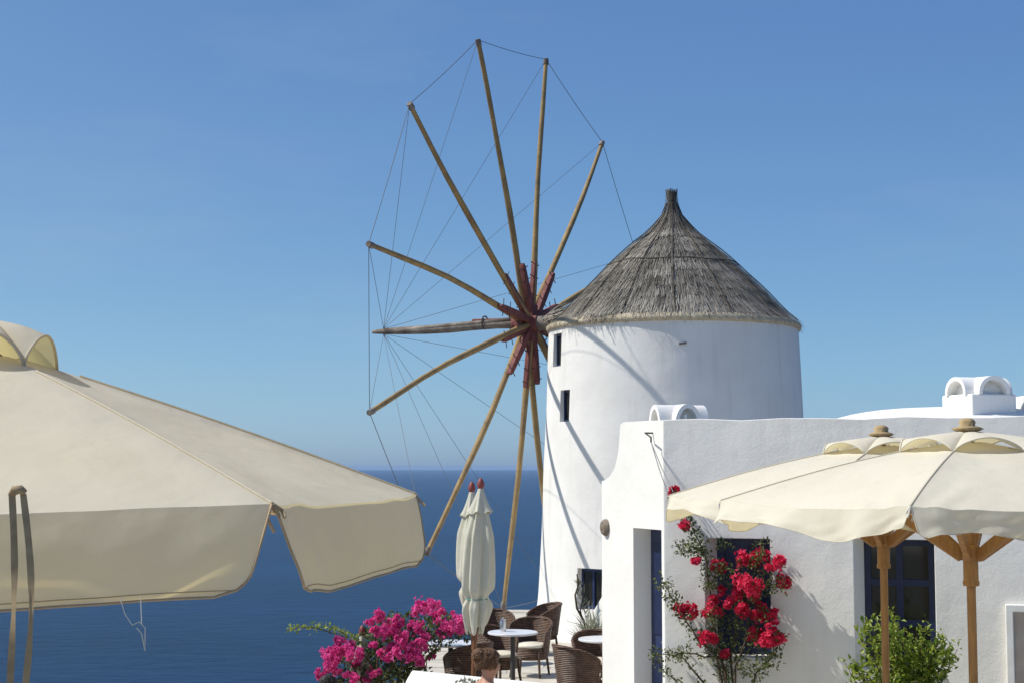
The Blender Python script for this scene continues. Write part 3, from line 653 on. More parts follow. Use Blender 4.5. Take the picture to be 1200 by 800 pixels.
# ------------------------------------------------------------------ open parasols
def open_parasol(name, label, cx, cy, zrim, zapex, R, rot, vh, vR, vh2, cm, wave, inset, flare, pole_m, fin, seed, zcol, group=None, tucked=()):
    t = thing(name, label, 'parasol', (cx, cy, 0), 0, group); r = random.Random(seed); C = Vector((cx, cy, 0))
    er = [Vector((math.cos(rot + k * PI / 3), math.sin(rot + k * PI / 3), 0)) for k in range(7)]
    def zrib(v): return zapex + (zrim - zapex) * v + .035 * math.sin(PI * v) * (1 if wave else .5)
    def cano(k, u, v):
        p = lerp(er[k], er[k + 1], u) * (R * v); s = 4 * u * (1 - u)
        z = zrib(v) - .045 * s * math.sin(PI * min(1, v)) * v
        z -= (.02 if not wave else .035) * s * v ** 6
        z += .010 * noise.noise(Vector((u * 3 + k * 7, v * 4, seed))) * s
        cr = math.exp(-((min(u, 1 - u)) / .25) ** 2) * max(0, v - .45)          # creases running in from the rib ends
        z += .016 * cr * math.sin(PI * s) * math.sin(26 * min(u, 1 - u) * v + 3 * k + 7 * noise.noise(Vector((u * 2, v * 3, seed + k))))
        return C + p + Vector((0, 0, z))
    for k in range(6):
        pan = make('canopy_panel', MB().grid(lambda u, v: cano(k, u, lerp(.07, 1, v)), 40, 30), cm, t, smooth=True)
        on = (er[k] + er[k + 1]).normalized(); ph = r.uniform(0, 6)
        ins0, ins1 = r.uniform(.7, 1.3) * inset, r.uniform(.7, 1.3) * inset; 
        def flap(u, wv, k=k, on=on, ph=ph, ins0=ins0, ins1=ins1):
            w0 = .72; ex = 0
            if wv > w0: q = (wv - w0) / (1 - w0); ex = (.055 if not wave else .03) * (1 - math.sqrt(max(0, 1 - q * q)))
            uu = lerp(ins0 * wv + ex, 1 - ins1 * wv - ex, u)
            p = cano(k, min(max(uu, 0), 1), 1.0)
            cz = .010 * wv * noise.noise(Vector((uu * 9 + wv * 3, wv * 2, k + seed))) + .008 * wv * math.exp(-(min(uu, 1 - uu) / .22) ** 2) * math.sin(40 * min(uu, 1 - uu) - 7 * wv)
            ww = cz + wave * wv * (math.sin(uu * 17 + ph) + .6 * math.sin(uu * 31 + 2 * ph)) + .012 * wv * math.sin(uu * 5 + ph)
            hgt = (vh * .3 if k in tucked else vh) * (1 + (.20 * math.sin(uu * 10 + ph) if wave else .02 * math.sin(uu * 6)))
            lift = 0
            if wave and k == 1: ww += .028 * wv * math.sin(uu * 12 + 1)
            if wave and k == 0: lift = max(0, 1 - uu / .55) * min(1, uu / .06)
            hgt *= 1 - .45 * lift
            return p + on * (flare * wv + .07 * lift * wv + ww + (0 if wave else .012 * math.sin(wv * 3))) + Vector((0, 0, -hgt * wv)) + on * .004
        fl = make('valance', MB().grid(flap, 56, 14), cm, t, smooth=True)
        pts = [flap(0, j / 14) for j in range(15)] + [flap(i / 40, 1) for i in range(1, 40)] + [flap(1, j / 14) for j in range(14, -1, -1)]
        make('hem', MB().tube(pts, .0045 if not wave else .003, 5), M['hem'] if not wave else cm, fl, smooth=True)
        if not wave: make('hem_stitch', MB().tube([flap(i / 60, .93) + on * .003 for i in range(61)], .0016, 4), M['hem'], fl)
        A = C + er[k] * .05 + Vector((0, 0, zrib(.05) - .03)); B = C + er[k] * (R * .985) + Vector((0, 0, zrim - .03))
        rib = make('rib', MB().tube([lerp(A, B, s) + Vector((0, 0, .035 * math.sin(PI * s) * (1 if wave else .5))) for s in (0, .25, .5, .75, 1)], .016, 6), pole_m, t)
        S0 = C + er[k] * .06 + Vector((0, 0, zcol)); S1 = C + er[k] * (R * .52) + Vector((0, 0, zrib(.52) - .05))
        make('strut', MB().bar(S0, S1, .042, .075), pole_m, t, bevel=.006)
        # seam ridge on the rib and a tie at its end
        make('seam', MB().tube([C + er[k] * (R * v) + Vector((0, 0, zrib(v) + .003)) for v in [i / 10 for i in range(2, 11)]], .005, 5), cm, rib)
        q = C + er[k] * (R * 1.0) + Vector((0, 0, zrim))
        tie = MB()
        for s in range(3):
            e_ = q + Vector((r.gauss(0, .02), r.gauss(0, .02), -r.uniform(.03, .09))); tie.tube([q, lerp(q, e_, .5) + Vector((r.gauss(0, .012), r.gauss(0, .012), 0)), e_], .006, 5)
        make('corner_tie', tie, M['hem'] if not wave else M['thread'], rib)
    # vent cap with an arch over every panel
    for k in range(6):
        def cap(u, v, k=k):
            p = lerp(er[k], er[k + 1], u) * (vR * lerp(.03, 1, v)); base = zrib(vR / R * lerp(.03, 1, v))
            bow = vh2 * ((.12 if k in tucked else 1) * abs(math.sin(PI * u)) ** .65 * v ** 1.4 + (.5 if wave else .8) * (1 - v * v))
            out = (er[k] + er[k + 1]).normalized() * (.02 * v * abs(math.sin(PI * u)))
            return C + p + out + Vector((0, 0, base - .004 + bow + .02 * (1 - v)))
        cp = make('vent_cap', MB().grid(cap, 20, 12), cm, t, smooth=True)
        make('hem', MB().tube([cap(i / 20, 1) for i in range(21)], .006, 5), cm, cp, smooth=True)
    make('pole', MB().tube([C + Vector((0, 0, .06)), C + Vector((0, 0, zapex + .02))], .030, 14), pole_m, t, smooth=True, sharp=50)
    make('collar', MB().lathe([(.030, zcol - .20), (.052, zcol - .195), (.057, zcol - .175), (.050, zcol - .155), (.050, zcol - .02), (.068, zcol), (.068, zcol + .06), (.05, zcol + .08)], C, 16), pole_m, t, smooth=True, sharp=40)
    make('crown_hub', MB().lathe([(.04, zapex - .12), (.07, zapex - .11), (.07, zapex - .04), (.03, zapex - .01)], C, 14), pole_m, t)
    ft_ = MB()
    if fin:
        z = zapex + .045
        ft_.lathe([(.03, z), (.08, z + .012), (.10, z + .025), (.08, z + .038), (.052, z + .045), (.056, z + .07), (.046, z + .085), (.026, z + .097), (.0, z + .10)], C, 22, cap=False, fn=lambda q, i: 1 + .09 * math.sin(4 * q + i + seed) + .05 * math.sin(9 * q + 2 * i))
        make('finial', ft_, M['rag'], t, smooth=True)
    make('base', MB().lathe([(.0, 0), (.32, 0), (.32, .06), (.28, .09), (.06, .1), (.055, .3), (.036, .3)], C, 24, cap=False), M['concrete'], t, smooth=True, sharp=40)
    return t, cano, C, er, zrib
# the large one at the left
YC = 5.9; XC = PX(-15, YC)
zr_ = 2.735
pl, cano, C, er, zrib = open_parasol('parasol', 'large beige canvas parasol with long straight valance flaps and hanging tie ribbons', XC, YC, zr_, P(-15, 408, YC).z, 1.70, math.radians(-101.5), .275, .255, .125, M['canvas'], 0, .045, .055, M['brown_pole'], False, 5, 2.5, tucked=(2, 3, 4))
# tie ribbons on the front flap and loose thread
for (x0, dx, ln) in ((14, 0, .40), (28, 6, .385)):
    top = P(22 + (x0 - 22) * .4, 577, 4.42); top.y -= .02
    ptsL = []
    for i in range(15):
        q = i / 14; p = P(x0 + dx * math.sin(q * PI) + 3 * math.sin(q * 5 + dx), lerp(578, 860, q), 4.36 - .02 * math.sin(q * 3)); ptsL.append(p)
    wv = [Vector((math.cos(.7 * math.sin(i * .7 + dx)), .6 * math.sin(i * .7 + dx), 0)) * .010 for i in range(15)]
    v = []; 
    for p, q in zip(ptsL, wv): v += [p - q, p + q]
    make('tie_ribbon', MB().add(v, [(2 * i, 2 * i + 1, 2 * i + 3, 2 * i + 2) for i in range(14)]), M['ribbon'], pl, smooth=True)
make('ribbon_knot', MB().tube([P(13, 579, 4.37), P(17, 574, 4.36), P(24, 573, 4.36), P(29, 577, 4.36)], [.010, .014, .014, .010], 6), M['ribbon'], pl, smooth=True)
make('loose_thread', MB().tube([P(141, 700, 4.55), P(146, 718, 4.55), P(155, 732, 4.55), P(163, 728, 4.55), P(170, 735, 4.55), P(170, 752, 4.55), P(170, 762, 4.55), P(166, 742, 4.55), P(160, 735, 4.55)], .0016, 4), M['thread'], pl)
make('loose_thread', MB().tube([P(165, 699, 4.55), P(165.5, 715, 4.55), P(166, 730, 4.55)], .0013, 4), M['thread'], pl)

open_parasol('parasol', 'cream canvas parasol with amber pole in front of the framed board', PX(1133, 10.5), 10.5, 2.62, 3.035, 1.70, math.radians(182.3), .165, .47, .095, M['canvas_pale'], .019, .015, .03, M['amber'], True, 8, 2.24)
open_parasol('parasol', 'cream canvas parasol with amber pole in front of the glazed blue window', PX(1032, 12.3), 12.3, 2.62, 3.035, 1.70, math.radians(181.3), .165, .47, .095, M['canvas_pale'], .019, .015, .03, M['amber'], True, 9, 2.24)

# ------------------------------------------------------------------ closed parasols
def closed_parasol(label, base, top, zc0, zc1, wid, seed, group=None):
    """base, top: pole ends; zc0, zc1 cloth bottom and top; wid widest radius"""
    t = thing('closed_parasol', label, 'parasol', base, 0, group); r = random.Random(seed)
    ax = (top - base).normalized()
    def at(z): return base + ax * ((z - base.z) / ax.z)
    make('pole', MB().tube([at(base.z + .02), at(zc1 + .02)], .026, 12), M['brown_pole'], t, smooth=True, sharp=50)
    ph = [r.uniform(0, 6) for _ in range(4)]
    def cloth(u, v):
        q = 2 * PI * u; h = lerp(zc0, zc1 - .12, v)
        tie = math.exp(-((v - .24) / .045) ** 2)
        rad = wid * (.62 + .38 * math.sin(PI * min(1, .22 + v * .75))) * (1 - .30 * tie)
        if v < .24: rad *= lerp(.62, 1.0, (v / .24) ** .7) * 1.02
        rad *= 1 - .45 * max(0, v - .72) / .28
        fold = .17 * math.sin(6 * q + ph[0] + .8 * v) + .09 * math.sin(11 * q + ph[1] - 2 * v) + .05 * math.sin(3 * q + ph[2] + 4 * v)
        if v < .24: fold *= 1.3
        rad *= 1 + fold * (1 - .4 * tie)
        zj = (.05 * math.sin(5 * q + ph[3])) * (1 - v) ** 4
        return at(h + zj) + Vector((math.cos(q) * rad, math.sin(q) * rad, 0))
    make('canopy', MB().grid(cloth, 72, 44), M['canvas_white'], t, smooth=True)
    def coll(u, v):
        q = 2 * PI * u; h = lerp(zc1 - .27, zc1, v); rad = lerp(wid * .82, .03, v ** .75) * (1 + (1 - v) * (.16 * math.sin(6 * q + ph[1]) + .09 * math.sin(10 * q + ph[2])))
        return at(h + .015 * math.sin(6 * q) * (1 - v)) + Vector((math.cos(q) * rad, math.sin(q) * rad, 0))
    make('vent_collar', MB().grid(coll, 60, 10), M['canvas_white'], t, smooth=True)
    zt2 = lerp(zc0, zc1 - .12, .24)
    make('tie_cord', MB().tube([at(zt2) + Vector((math.cos(q), math.sin(q), .03 * math.sin(q))) * (wid * .74) for q in [2 * PI * i / 24 for i in range(24)]], .006, 6, closed=True), M['green_cord'], t)
    c = at(zc1 - .01)
    make('finial', MB().lathe([(.02, 0), (.03, .01), (.042, .045), (.036, .085), (.018, .12), (.0, .135)], c, 14, cap=False), M['finial'], t, smooth=True)
    make('base', MB().lathe([(.0, .0), (.24, .0), (.24, .05), (.05, .07), (.045, .22), (.028, .22)], base, 20, cap=False), M['concrete'], t, smooth=True, sharp=40)
    return t
Yu = 17.45
closed_parasol('tightly furled white parasol tied with green cord, taller of the pair', G(553.5, Yu), Vector((PX(564, Yu), Yu, P(564, 560, Yu).z)), P(560, 738, Yu).z, P(564, 572, Yu).z, .165, 2)
Yv = 17.75
closed_parasol('furled white parasol standing close behind the taller furled one', G(556, Yv), Vector((PX(553, Yv), Yv, P(553, 565, Yv).z)), P(553, 715, Yv).z, P(553, 576, Yv).z, .15, 4)
Yw = 18.2
closed_parasol('furled white parasol half hidden among the pink bougainvillea', Vector((PX(421, Yw), Yw, -1.05)), Vector((PX(427, Yw), Yw, P(427, 733, Yw).z)), P(423, 815, Yw).z, P(427, 744, Yw).z, .12, 6)

# ------------------------------------------------------------------ wicker chairs and tables
def make_chair(label, x, y, rz):
    t = thing('wicker_chair', label, 'chair', (x, y, .013), rz); t.scale = (.93, .93, .97)
    # local: faces +x
    def shell(u, v, inner):
        q = lerp(-2.05, 2.05, u) + PI; k = abs(u - .5) * 2
        top = lerp(.78, .60, k ** 2.3); z = lerp(.30, top, v)
        rx = .27 + .075 * v * (1 - k * .4); ry = .275 + .05 * v
        rx -= .022 if inner else 0; ry -= .022 if inner else 0
        return Vector((math.cos(q) * rx, math.sin(q) * ry, z))
    mb = MB(); nu, nv = 30, 10
    vo = [shell(i / nu, j / nv, 0) for j in range(nv + 1) for i in range(nu + 1)]; vi = [shell(i / nu, j / nv, 1) for j in range(nv + 1) for i in range(nu + 1)]
    n = len(vo); f = []
    for j in range(nv):
        for i in range(nu):
            a = j * (nu + 1) + i; f += [(a, a + 1, a + nu + 2, a + nu + 1), (n + a, n + a + nu + 1, n + a + nu + 2, n + a + 1)]
    mb.add(vo + vi, f)
    make('backrest', mb, M['wicker'], t, smooth=True, local=True)
    top = [lerp(shell(i / nu, 1, 0), shell(i / nu, 1, 1), .5) for i in range(nu + 1)]
    ends = [lerp(shell(0, j / nv, 0), shell(0, j / nv, 1), .5) for j in range(nv + 1)]; ende = [lerp(shell(1, j / nv, 0), shell(1, j / nv, 1), .5) for j in range(nv, -1, -1)]
    make('rim', MB().tube(ends + top[1:-1] + ende, .021, 8), M['wicker'], t, smooth=True, local=True)
    seat = MB().lathe([(.0, .34), (.262, .34), (.27, .37), (.262, .40), (.0, .40)], (.02, 0, 0), 28, cap=False); make('seat', seat, M['wicker'], t, smooth=True, local=True, sharp=40)
    ap = MB().lathe([(.258, .24), (.268, .245), (.268, .36), (.255, .36)], (.02, 0, 0), 28, cap=False); make('apron', ap, M['wicker'], t, smooth=True, local=True)
    cu = MB().lathe([(.0, .395), (.23, .395), (.252, .415), (.252, .435), (.22, .455), (.0, .465)], (.03, 0, 0), 28, cap=False); make('cushion', cu, M['cushion'], t, smooth=True, local=True)
    for sx, sy in ((1, 1), (1, -1), (-1, 1), (-1, -1)):
        make('leg', MB().tube([(.02 + sx * .19, sy * .19, .36), (.02 + sx * .205, sy * .205, .2), (.02 + sx * .235, sy * .225, 0)], [.021, .02, .016], 8), M['wicker'], t, smooth=True, local=True)
    return t
def chair_px(label, px, Y, rz): return make_chair(label, PX(px, Y), Y, rz)
chair_px('brown wicker tub chair facing the camera side, backed by the mill tower', 621, 21.2, math.radians(-108))
chair_px('brown wicker tub chair at the round table, beside the furled parasols', 583, 20.2, math.radians(-40))
chair_px('brown wicker tub chair with its rounded back turned, behind the low white wall', 548, 18.5, math.radians(140))
chair_px('brown wicker tub chair turned side-on next to the house corner', 677, 18.25, math.radians(28))
chair_px('brown wicker tub chair behind the table by the house corner', 697, 19.5, math.radians(-95))
chair_px('brown wicker tub chair near the terrace edge behind the furled parasols', 579, 22.4, math.radians(-80))
chair_px('brown wicker tub chair at the terrace edge close to the mill tower', 634, 23.6, math.radians(200))
def make_table(label, x, y, r=.32):
    t = thing('round_table', label, 'table', (x, y, .013))
    make('tabletop', MB().lathe([(.0, .715), (r - .02, .715), (r, .722), (r, .738), (r - .008, .745), (.0, .745)], n=40, cap=False), M['tabletop'], t, smooth=True, local=True, sharp=35)
    make('pedestal', MB().tube([(0, 0, .03), (0, 0, .72)], .03, 12), M['iron'], t, smooth=True, local=True, sharp=50)
    for k in range(3):
        q = k * 2 * PI / 3 + .4; make('foot', MB().tube([(0, 0, .1), (.13 * math.cos(q), .13 * math.sin(q), .07), (.27 * math.cos(q), .27 * math.sin(q), .018)], .018, 8), M['iron'], t, smooth=True, local=True)
    return t
make_table('round white-topped cafe table with a small metal canister on it', PX(601, 19.75), 19.75)
make_table('round white-topped cafe table beside the pink bougainvillea', PX(529, 18.55), 18.55)
make_table('round white-topped cafe table by the house corner', PX(707, 19.0), 19.0)
cpos = Vector((PX(589.5, 19.8), 19.8, .757))
cn = thing('metal_canister', 'small shiny metal canister standing on the white round table', 'canister', cpos)
make('body', MB().lathe([(.0, 0), (.038, 0), (.04, .006), (.04, .12), (.034, .135)], cpos, 18, cap=False), M['steel'], cn, smooth=True, sharp=40)
make('lid', MB().lathe([(.036, .132), (.036, .15), (.012, .16), (.012, .175), (.0, .18)], cpos, 18, cap=False), M['steel'], cn, smooth=True, sharp=40)

# ------------------------------------------------------------------ plants
def leafquad(mb, p, d, up, ln, wd, tone, fold=.25):
    d = d.normalized(); s = d.cross(up); s = s.normalized() if s.length > 1e-4 else Vector((1, 0, 0)); n = s.cross(d)
    a = p; b = p + d * ln * .45 + s * wd / 2 + n * fold * wd; c = p + d * ln - n * ln * .12; e = p + d * ln * .45 - s * wd / 2 + n * fold * wd; m = p + d * ln * .5
    mb.add([a, b, c, e, m], [(0, 1, 4), (1, 2, 4), (2, 3, 4), (3, 0, 4)], tone)
def rvec(r): 
    while True:
        v = Vector((r.uniform(-1, 1), r.uniform(-1, 1), r.uniform(-1, 1)))
        if .05 < v.length < 1: return v
def bract_cluster(name, c, rad, m, parent, r, n=None):
    """papery three-leaved bracts packed round a spray"""
    rad *= 1.08; mb = MB(); n = n or int(80 + 7500 * rad * rad)
    cores = [c + Vector((v.x, v.y * .9, v.z * .8)) * rad * .95 for v in (rvec(r) for _ in range(max(4, int(rad * 80))))]
    for _ in range(n):
        q = r.choice(cores) + rvec(r) * (rad * .34 if r.random() < .93 else rad * .8); ax = (q - c + rvec(r) * rad * .5).normalized(); a0 = r.uniform(0, 6)
        t1 = ax.cross(Vector((0, .3, 1))); t1 = t1.normalized() if t1.length > 1e-4 else Vector((1, 0, 0)); t2 = ax.cross(t1); tone = min(1, max(0, r.gauss(.45, .28))); L = r.uniform(.026, .040)
        for k in range(3):
            w_ = t1 * math.cos(a0 + k * 2.09) + t2 * math.sin(a0 + k * 2.09)
            leafquad(mb, q, w_ + ax * .8, ax, L, L * .8, tone, .12)
    o = make(name, mb, m, parent, fixn=False); o['kind'] = 'stuff'; return o
def leaf_cloud(mb, blobs, r, dens, ln=(.03, .055), tone=(.35, .25)):
    for c, rad in blobs:
        for _ in range(int(dens * rad * rad * 1000)):
            v = rvec(r); q = c + Vector((v.x, v.y, v.z * .85)) * rad; d = (rvec(r) + Vector((0, 0, .25)) + v * .5); L = r.uniform(*ln)
            leafquad(mb, q, d, rvec(r) + Vector((0, 0, 1)), L, L * .62, min(1, max(0, r.gauss(*tone))))
def stem(pts, r0, r1, n=6):
    m = len(pts); return MB().tube(pts, [lerp(r0, r1, i / (m - 1)) for i in range(m)], n)
def wob(A, B, r, n=7, amp=.06, droop=0):
    return [lerp(A, B, i / n) + (rvec(r) * amp if 0 < i < n else Vector((0, 0, 0))) + WZ * droop * math.sin(PI * i / n) for i in range(n + 1)]

# crimson bougainvillea against the house
br = random.Random(21)
YB = 15.2
base = G(858, YB); 
bg_ = thing('bougainvillea', 'crimson bougainvillea trained up the white wall over the dark shuttered window', 'bougainvillea', base)
red = [(884, 651, 15), (872, 655, 9), (906, 660, 9), (915, 659, 7), (917, 679, 10.5), (877, 683, 16), (865, 695, 11), (870, 712, 9), (897, 715, 11), (908, 720, 8), (910, 741, 13), (898, 750, 12), (882, 743, 10), (845, 662, 7), (845, 691, 4), (849, 765, 4), (806, 716, 11), (798, 713, 6), (836, 711, 13), (826, 746, 9), (833, 748, 6), (840, 661, 6), (804, 614, 7), (790, 576, 5.5), (816, 656, 4), (886, 724, 8), (855, 705, 7), (885, 698, 6)]
for (x, y_, rr) in red:
    Y = wall_y(x) - br.uniform(.10, .34); bract_cluster('flower_cluster', P(x, y_, Y), rr * Y / FPX * .98, M['red_bract'], bg_, br)
def at(x, y_, Y=None): return P(x, y_, Y if Y else wall_y(max(x, 782)) - br.uniform(.07, .28))
root = base
paths = [[(858, 840), (850, 790), (838, 740), (832, 690), (826, 650), (812, 620), (800, 600), (793, 582)],
         [(858, 840), (862, 780), (880, 740), (900, 745)], [(858, 840), (856, 770), (865, 720), (880, 690), (884, 660)],
         [(856, 830), (840, 770), (815, 745), (800, 720), (788, 700), (776, 680)], [(860, 830), (885, 790), (905, 770), (912, 745)],
         [(850, 800), (835, 730), (836, 712)], [(838, 740), (820, 748)], [(865, 720), (895, 690), (915, 682)], [(832, 690), (842, 664)],
         [(826, 650), (806, 645), (800, 640)], [(880, 690), (905, 664)], [(858, 840), (825, 800), (800, 770), (770, 766)], [(858, 840), (845, 770), (806, 765), (786, 764)], [(884, 660), (895, 640)],
         [(858, 840), (835, 812), (800, 800), (782, 790), (770, 772)]]
first = True
for pth in paths:
    pts = []
    for i, q in enumerate(pth):
        p = at(*q)
        if first and i == 0: p = base.copy()
        pts.append(p)
    if pth[0][1] >= 830: pts = [base + rvec(br) * .03 + WZ * .0] + pts[1:]; pts[0].z = 0
    fine = []
    for i in range(len(pts) - 1): fine += wob(pts[i], pts[i + 1], br, 4, .018)[:-1]
    fine.append(pts[-1]); first = False
    make('stem', stem(fine, .013 if pth[0][1] >= 830 else .007, .0035), M['bark'], bg_, smooth=True)
mb = MB()
blobs = []
for pth in paths:
    for i in range(len(pth) - 1):
        for s in (.2, .6, 1):
            x, y_ = lerp(pth[i][0], pth[i + 1][0], s), lerp(pth[i][1], pth[i + 1][1], s)
            if y_ < 800: blobs.append((at(x, y_), br.uniform(.05, .10)))
for (x, y_, rr) in red: blobs.append((at(x, y_ + rr * .6), rr * YB / FPX * 1.0))
blobs += [(at(x, y_), .10) for x, y_ in ((812, 622), (818, 635), (826, 650), (850, 670), (858, 682), (862, 668), (848, 640), (870, 730), (850, 730), (890, 765), (905, 775), (870, 780), (855, 750), (895, 780), (845, 775), (880, 790))]
leaf_cloud(mb, blobs, br, 4.2, (.028, .05), (.3, .28))
lf = make('foliage', mb, M['leaf'], bg_, fixn=False); lf['kind'] = 'stuff'
# low reddish bush at its foot
bb = G(815, 14.9)
bush = thing('flowering_bush', 'low bush with small reddish flowers at the foot of the crimson bougainvillea', 'bush', bb)
mb = MB(); leaf_cloud(mb, [(Vector((bb.x + dx, 14.9 + dy, z)), rr) for dx, dy, z, rr in ((-.12, 0, .42, .22), (.15, .0, .40, .22), (0, 0, .62, .18), (.0, -.1, .25, .25), (.25, 0, .58, .14), (-.18, 0, .60, .12))], br, 5, (.03, .05), (.4, .3))
o = make('foliage', mb, M['leaf'], bush, fixn=False); o['kind'] = 'stuff'
for k in range(7): make('stem', stem(wob(bb + rvec(br) * .02 * 0, bb + Vector((br.uniform(-.2, .25), br.uniform(-.1, .1), br.uniform(.45, .65))), br, 4, .02), .010, .004), M['bark'], bush)
for k in range(12): bract_cluster('flower', Vector((bb.x + br.uniform(-.28, .35), 14.85 + br.uniform(-.1, .1), br.uniform(.58, .78))), .03, M['red_bract'], bush, br, 10)

# magenta bougainvillea at the terrace edge
pr_ = random.Random(31); YP = 17.9
base = Vector((PX(455, 18.0), 18.0, -1.05))
mg = thing('bougainvillea', 'large magenta bougainvillea spilling over the terrace edge against the sea', 'bougainvillea', base)
pink = [(501, 711, 12), (492, 715, 8), (512, 716, 8), (527, 727, 14), (520, 738, 9), (538, 733, 9), (488, 733, 9), (440, 723, 7), (446, 721, 5), (434, 729, 4), (463, 722, 3), (455, 736, 11), (444, 742, 8), (466, 730, 7), (405, 760, 12), (389, 767, 12), (393, 779, 11), (378, 789, 6.5), (400, 751, 7), (414, 765, 8), (453, 764, 9), (476, 763, 13), (488, 768, 10), (473, 748, 8), (494, 755, 7), (430, 791, 8), (420, 770, 5), (409, 794, 8), (416, 779, 5), (505, 769, 4), (497, 742, 6), (463, 758, 6), (437, 752, 5), (441, 790, 6), (386, 775, 8)]
for (x, y_, rr) in pink:
    Y = YP + pr_.uniform(-.3, .2); bract_cluster('flower_cluster', P(x, y_, Y), rr * Y / FPX, M['pink'], mg, pr_)
paths = [[(455, 900), (450, 800), (470, 760), (500, 720)], [(455, 900), (480, 800), (510, 760), (530, 730)], [(455, 900), (430, 810), (410, 775), (390, 770)], [(455, 900), (445, 790), (440, 745), (440, 725)],
         [(455, 900), (470, 780), (480, 740), (492, 716)], [(450, 800), (425, 765), (410, 752), (395, 742), (375, 737), (355, 735), (337, 737)], [(455, 900), (500, 800), (500, 770)], [(430, 810), (395, 790), (379, 789)], [(440, 745), (463, 722)]]
vine = None
for pth in paths:
    pts = [P(x, y_, YP + pr_.uniform(-.15, .15)) for x, y_ in pth]
    if pth[0][1] == 900: pts[0] = base.copy()
    fine = []
    for i in range(len(pts) - 1): fine += wob(pts[i], pts[i + 1], pr_, 4, .02)[:-1]
    fine.append(pts[-1]); make('stem', stem(fine, .022 if pth[0][1] == 900 else .009, .004), M['bark'], mg, smooth=True)
mb = MB(); blobs = [(P(x, y_, YP + pr_.uniform(0, .4)), rr * YP / FPX) for x, y_, rr in ((430, 752, 16), (455, 750, 18), (480, 745, 16), (505, 735, 14), (500, 755, 15), (470, 780, 20), (445, 775, 18), (430, 795, 18), (460, 800, 20), (485, 790, 16), (415, 785, 12), (410, 770, 10), (460, 725, 8), (525, 745, 10), (545, 742, 9), (515, 725, 12), (450, 735, 10), (405, 800, 10), (478, 725, 7))]
leaf_cloud(mb, [(c, q * 1.2) for c, q in blobs], pr_, 9, (.035, .065), (.36, .3))
for (x, y_, rr) in pink: leaf_cloud(mb, [(P(x, y_ + rr * .7, YP + .1), rr * YP / FPX * .8)], pr_, 1.5, (.03, .05), (.35, .3))
o = make('foliage', mb, M['leaf'], mg, fixn=False); o['kind'] = 'stuff'
mb = MB()
for k in range(190):
    s = pr_.random(); x = lerp(336, 420, s); y_ = (736 - 3 * math.sin(s * 3)) + max(0, s - .6) * 32
    p = P(x, y_ + pr_.gauss(0, 2.2), YP + pr_.gauss(0, .04)); L = pr_.uniform(.03, .055)
    leafquad(mb, p, rvec(pr_) + Vector((-.3, 0, -.2)), rvec(pr_) + WZ, L, L * .6, min(1, max(0, pr_.gauss(.6, .25))))
make('vine_leaves', mb, M['leaf_bright'], mg, fixn=False)['kind'] = 'stuff'

# bright green shrub in front of the glazed window
sr = random.Random(41); YS = 14.3
base = G(1055, YS)
sh = thing('green_shrub', 'bright green leafy shrub in front of the glazed blue window', 'shrub', base)
tipsS = [(1040, 716), (1012, 735), (990, 776), (1030, 725), (1060, 735), (1085, 732), (1100, 745), (1115, 752), (1122, 760), (1075, 745), (1050, 755), (1105, 775), (1020, 770), (1005, 780), (1090, 765), (1065, 775), (1040, 745), (1030, 790), (1085, 790), (1098, 757), (1048, 728), (1058, 748), (1070, 762), (1080, 778), (1040, 775), (1015, 728), (1055, 790), (1110, 768), (1000, 778)]
mb = MB()
for (x, y_) in tipsS:
    tip = P(x, y_, YS + sr.uniform(-.2, .25)); st = base + Vector((0, 0, sr.uniform(.25, .5))); pts = wob(st, tip, sr, 5, .025); pts = [base + rvec(sr) * .012 + WZ * .0] + pts; pts[0].z = 0
    make('stem', stem(pts, .010, .003), M['bark'], sh, smooth=True)
    for k in range(120):
        s = sr.random() ** .55 * .999; i = int(s * 5); q = lerp(pts[i + 1], pts[i + 2], s * 5 - i) + rvec(sr) * .085
        L = sr.uniform(.045, .078); leafquad(mb, q, rvec(sr) + WZ * .4, rvec(sr) * .7 + WZ, L, L * .55, min(1, max(0, sr.gauss(.5, .3))))
make('foliage', mb, M['leaf_bright'], sh, fixn=False)['kind'] = 'stuff'

# dry silvery shrub by the tower
dr_ = random.Random(51); YD = 20.3; base = G(691, YD)
ds = thing('dry_shrub', 'silvery dry shrub with dark twisted stem below the tower window', 'shrub', base)
make('stem', stem([base, P(690, 738, YD), P(683, 725, YD), P(676, 712, YD), P(674, 697, YD), P(678, 684, YD), P(676, 672, YD)], .02, .008, 8), M['bark'], ds, smooth=True)
make('stem', stem([base, P(686, 735, YD), P(680, 715, YD), P(684, 695, YD), P(680, 680, YD)], .014, .005, 6), M['bark'], ds, smooth=True)
mb = MB()
for k in range(330):
    a = dr_.gauss(0, .55); p = base + Vector((dr_.gauss(0, .05), dr_.gauss(0, .05), dr_.uniform(.3, .75))); L = dr_.uniform(.15, .42)
    d = Vector((math.sin(a), dr_.gauss(0, .4), math.cos(a))); leafquad(mb, p, d, rvec(dr_), L, .012, min(1, max(0, dr_.gauss(.75, .2))), .05)
for k in range(110):
    s = dr_.random(); p = P(lerp(690, 676, s) + dr_.gauss(0, 2), lerp(735, 680, s), YD); L = dr_.uniform(.05, .13)
    leafquad(mb, p, rvec(dr_) + WZ, rvec(dr_), L, .014, min(1, max(0, dr_.gauss(.25, .2))), .05)
make('foliage', mb, M['leaf_dry'], ds, fixn=False)['kind'] = 'stuff'
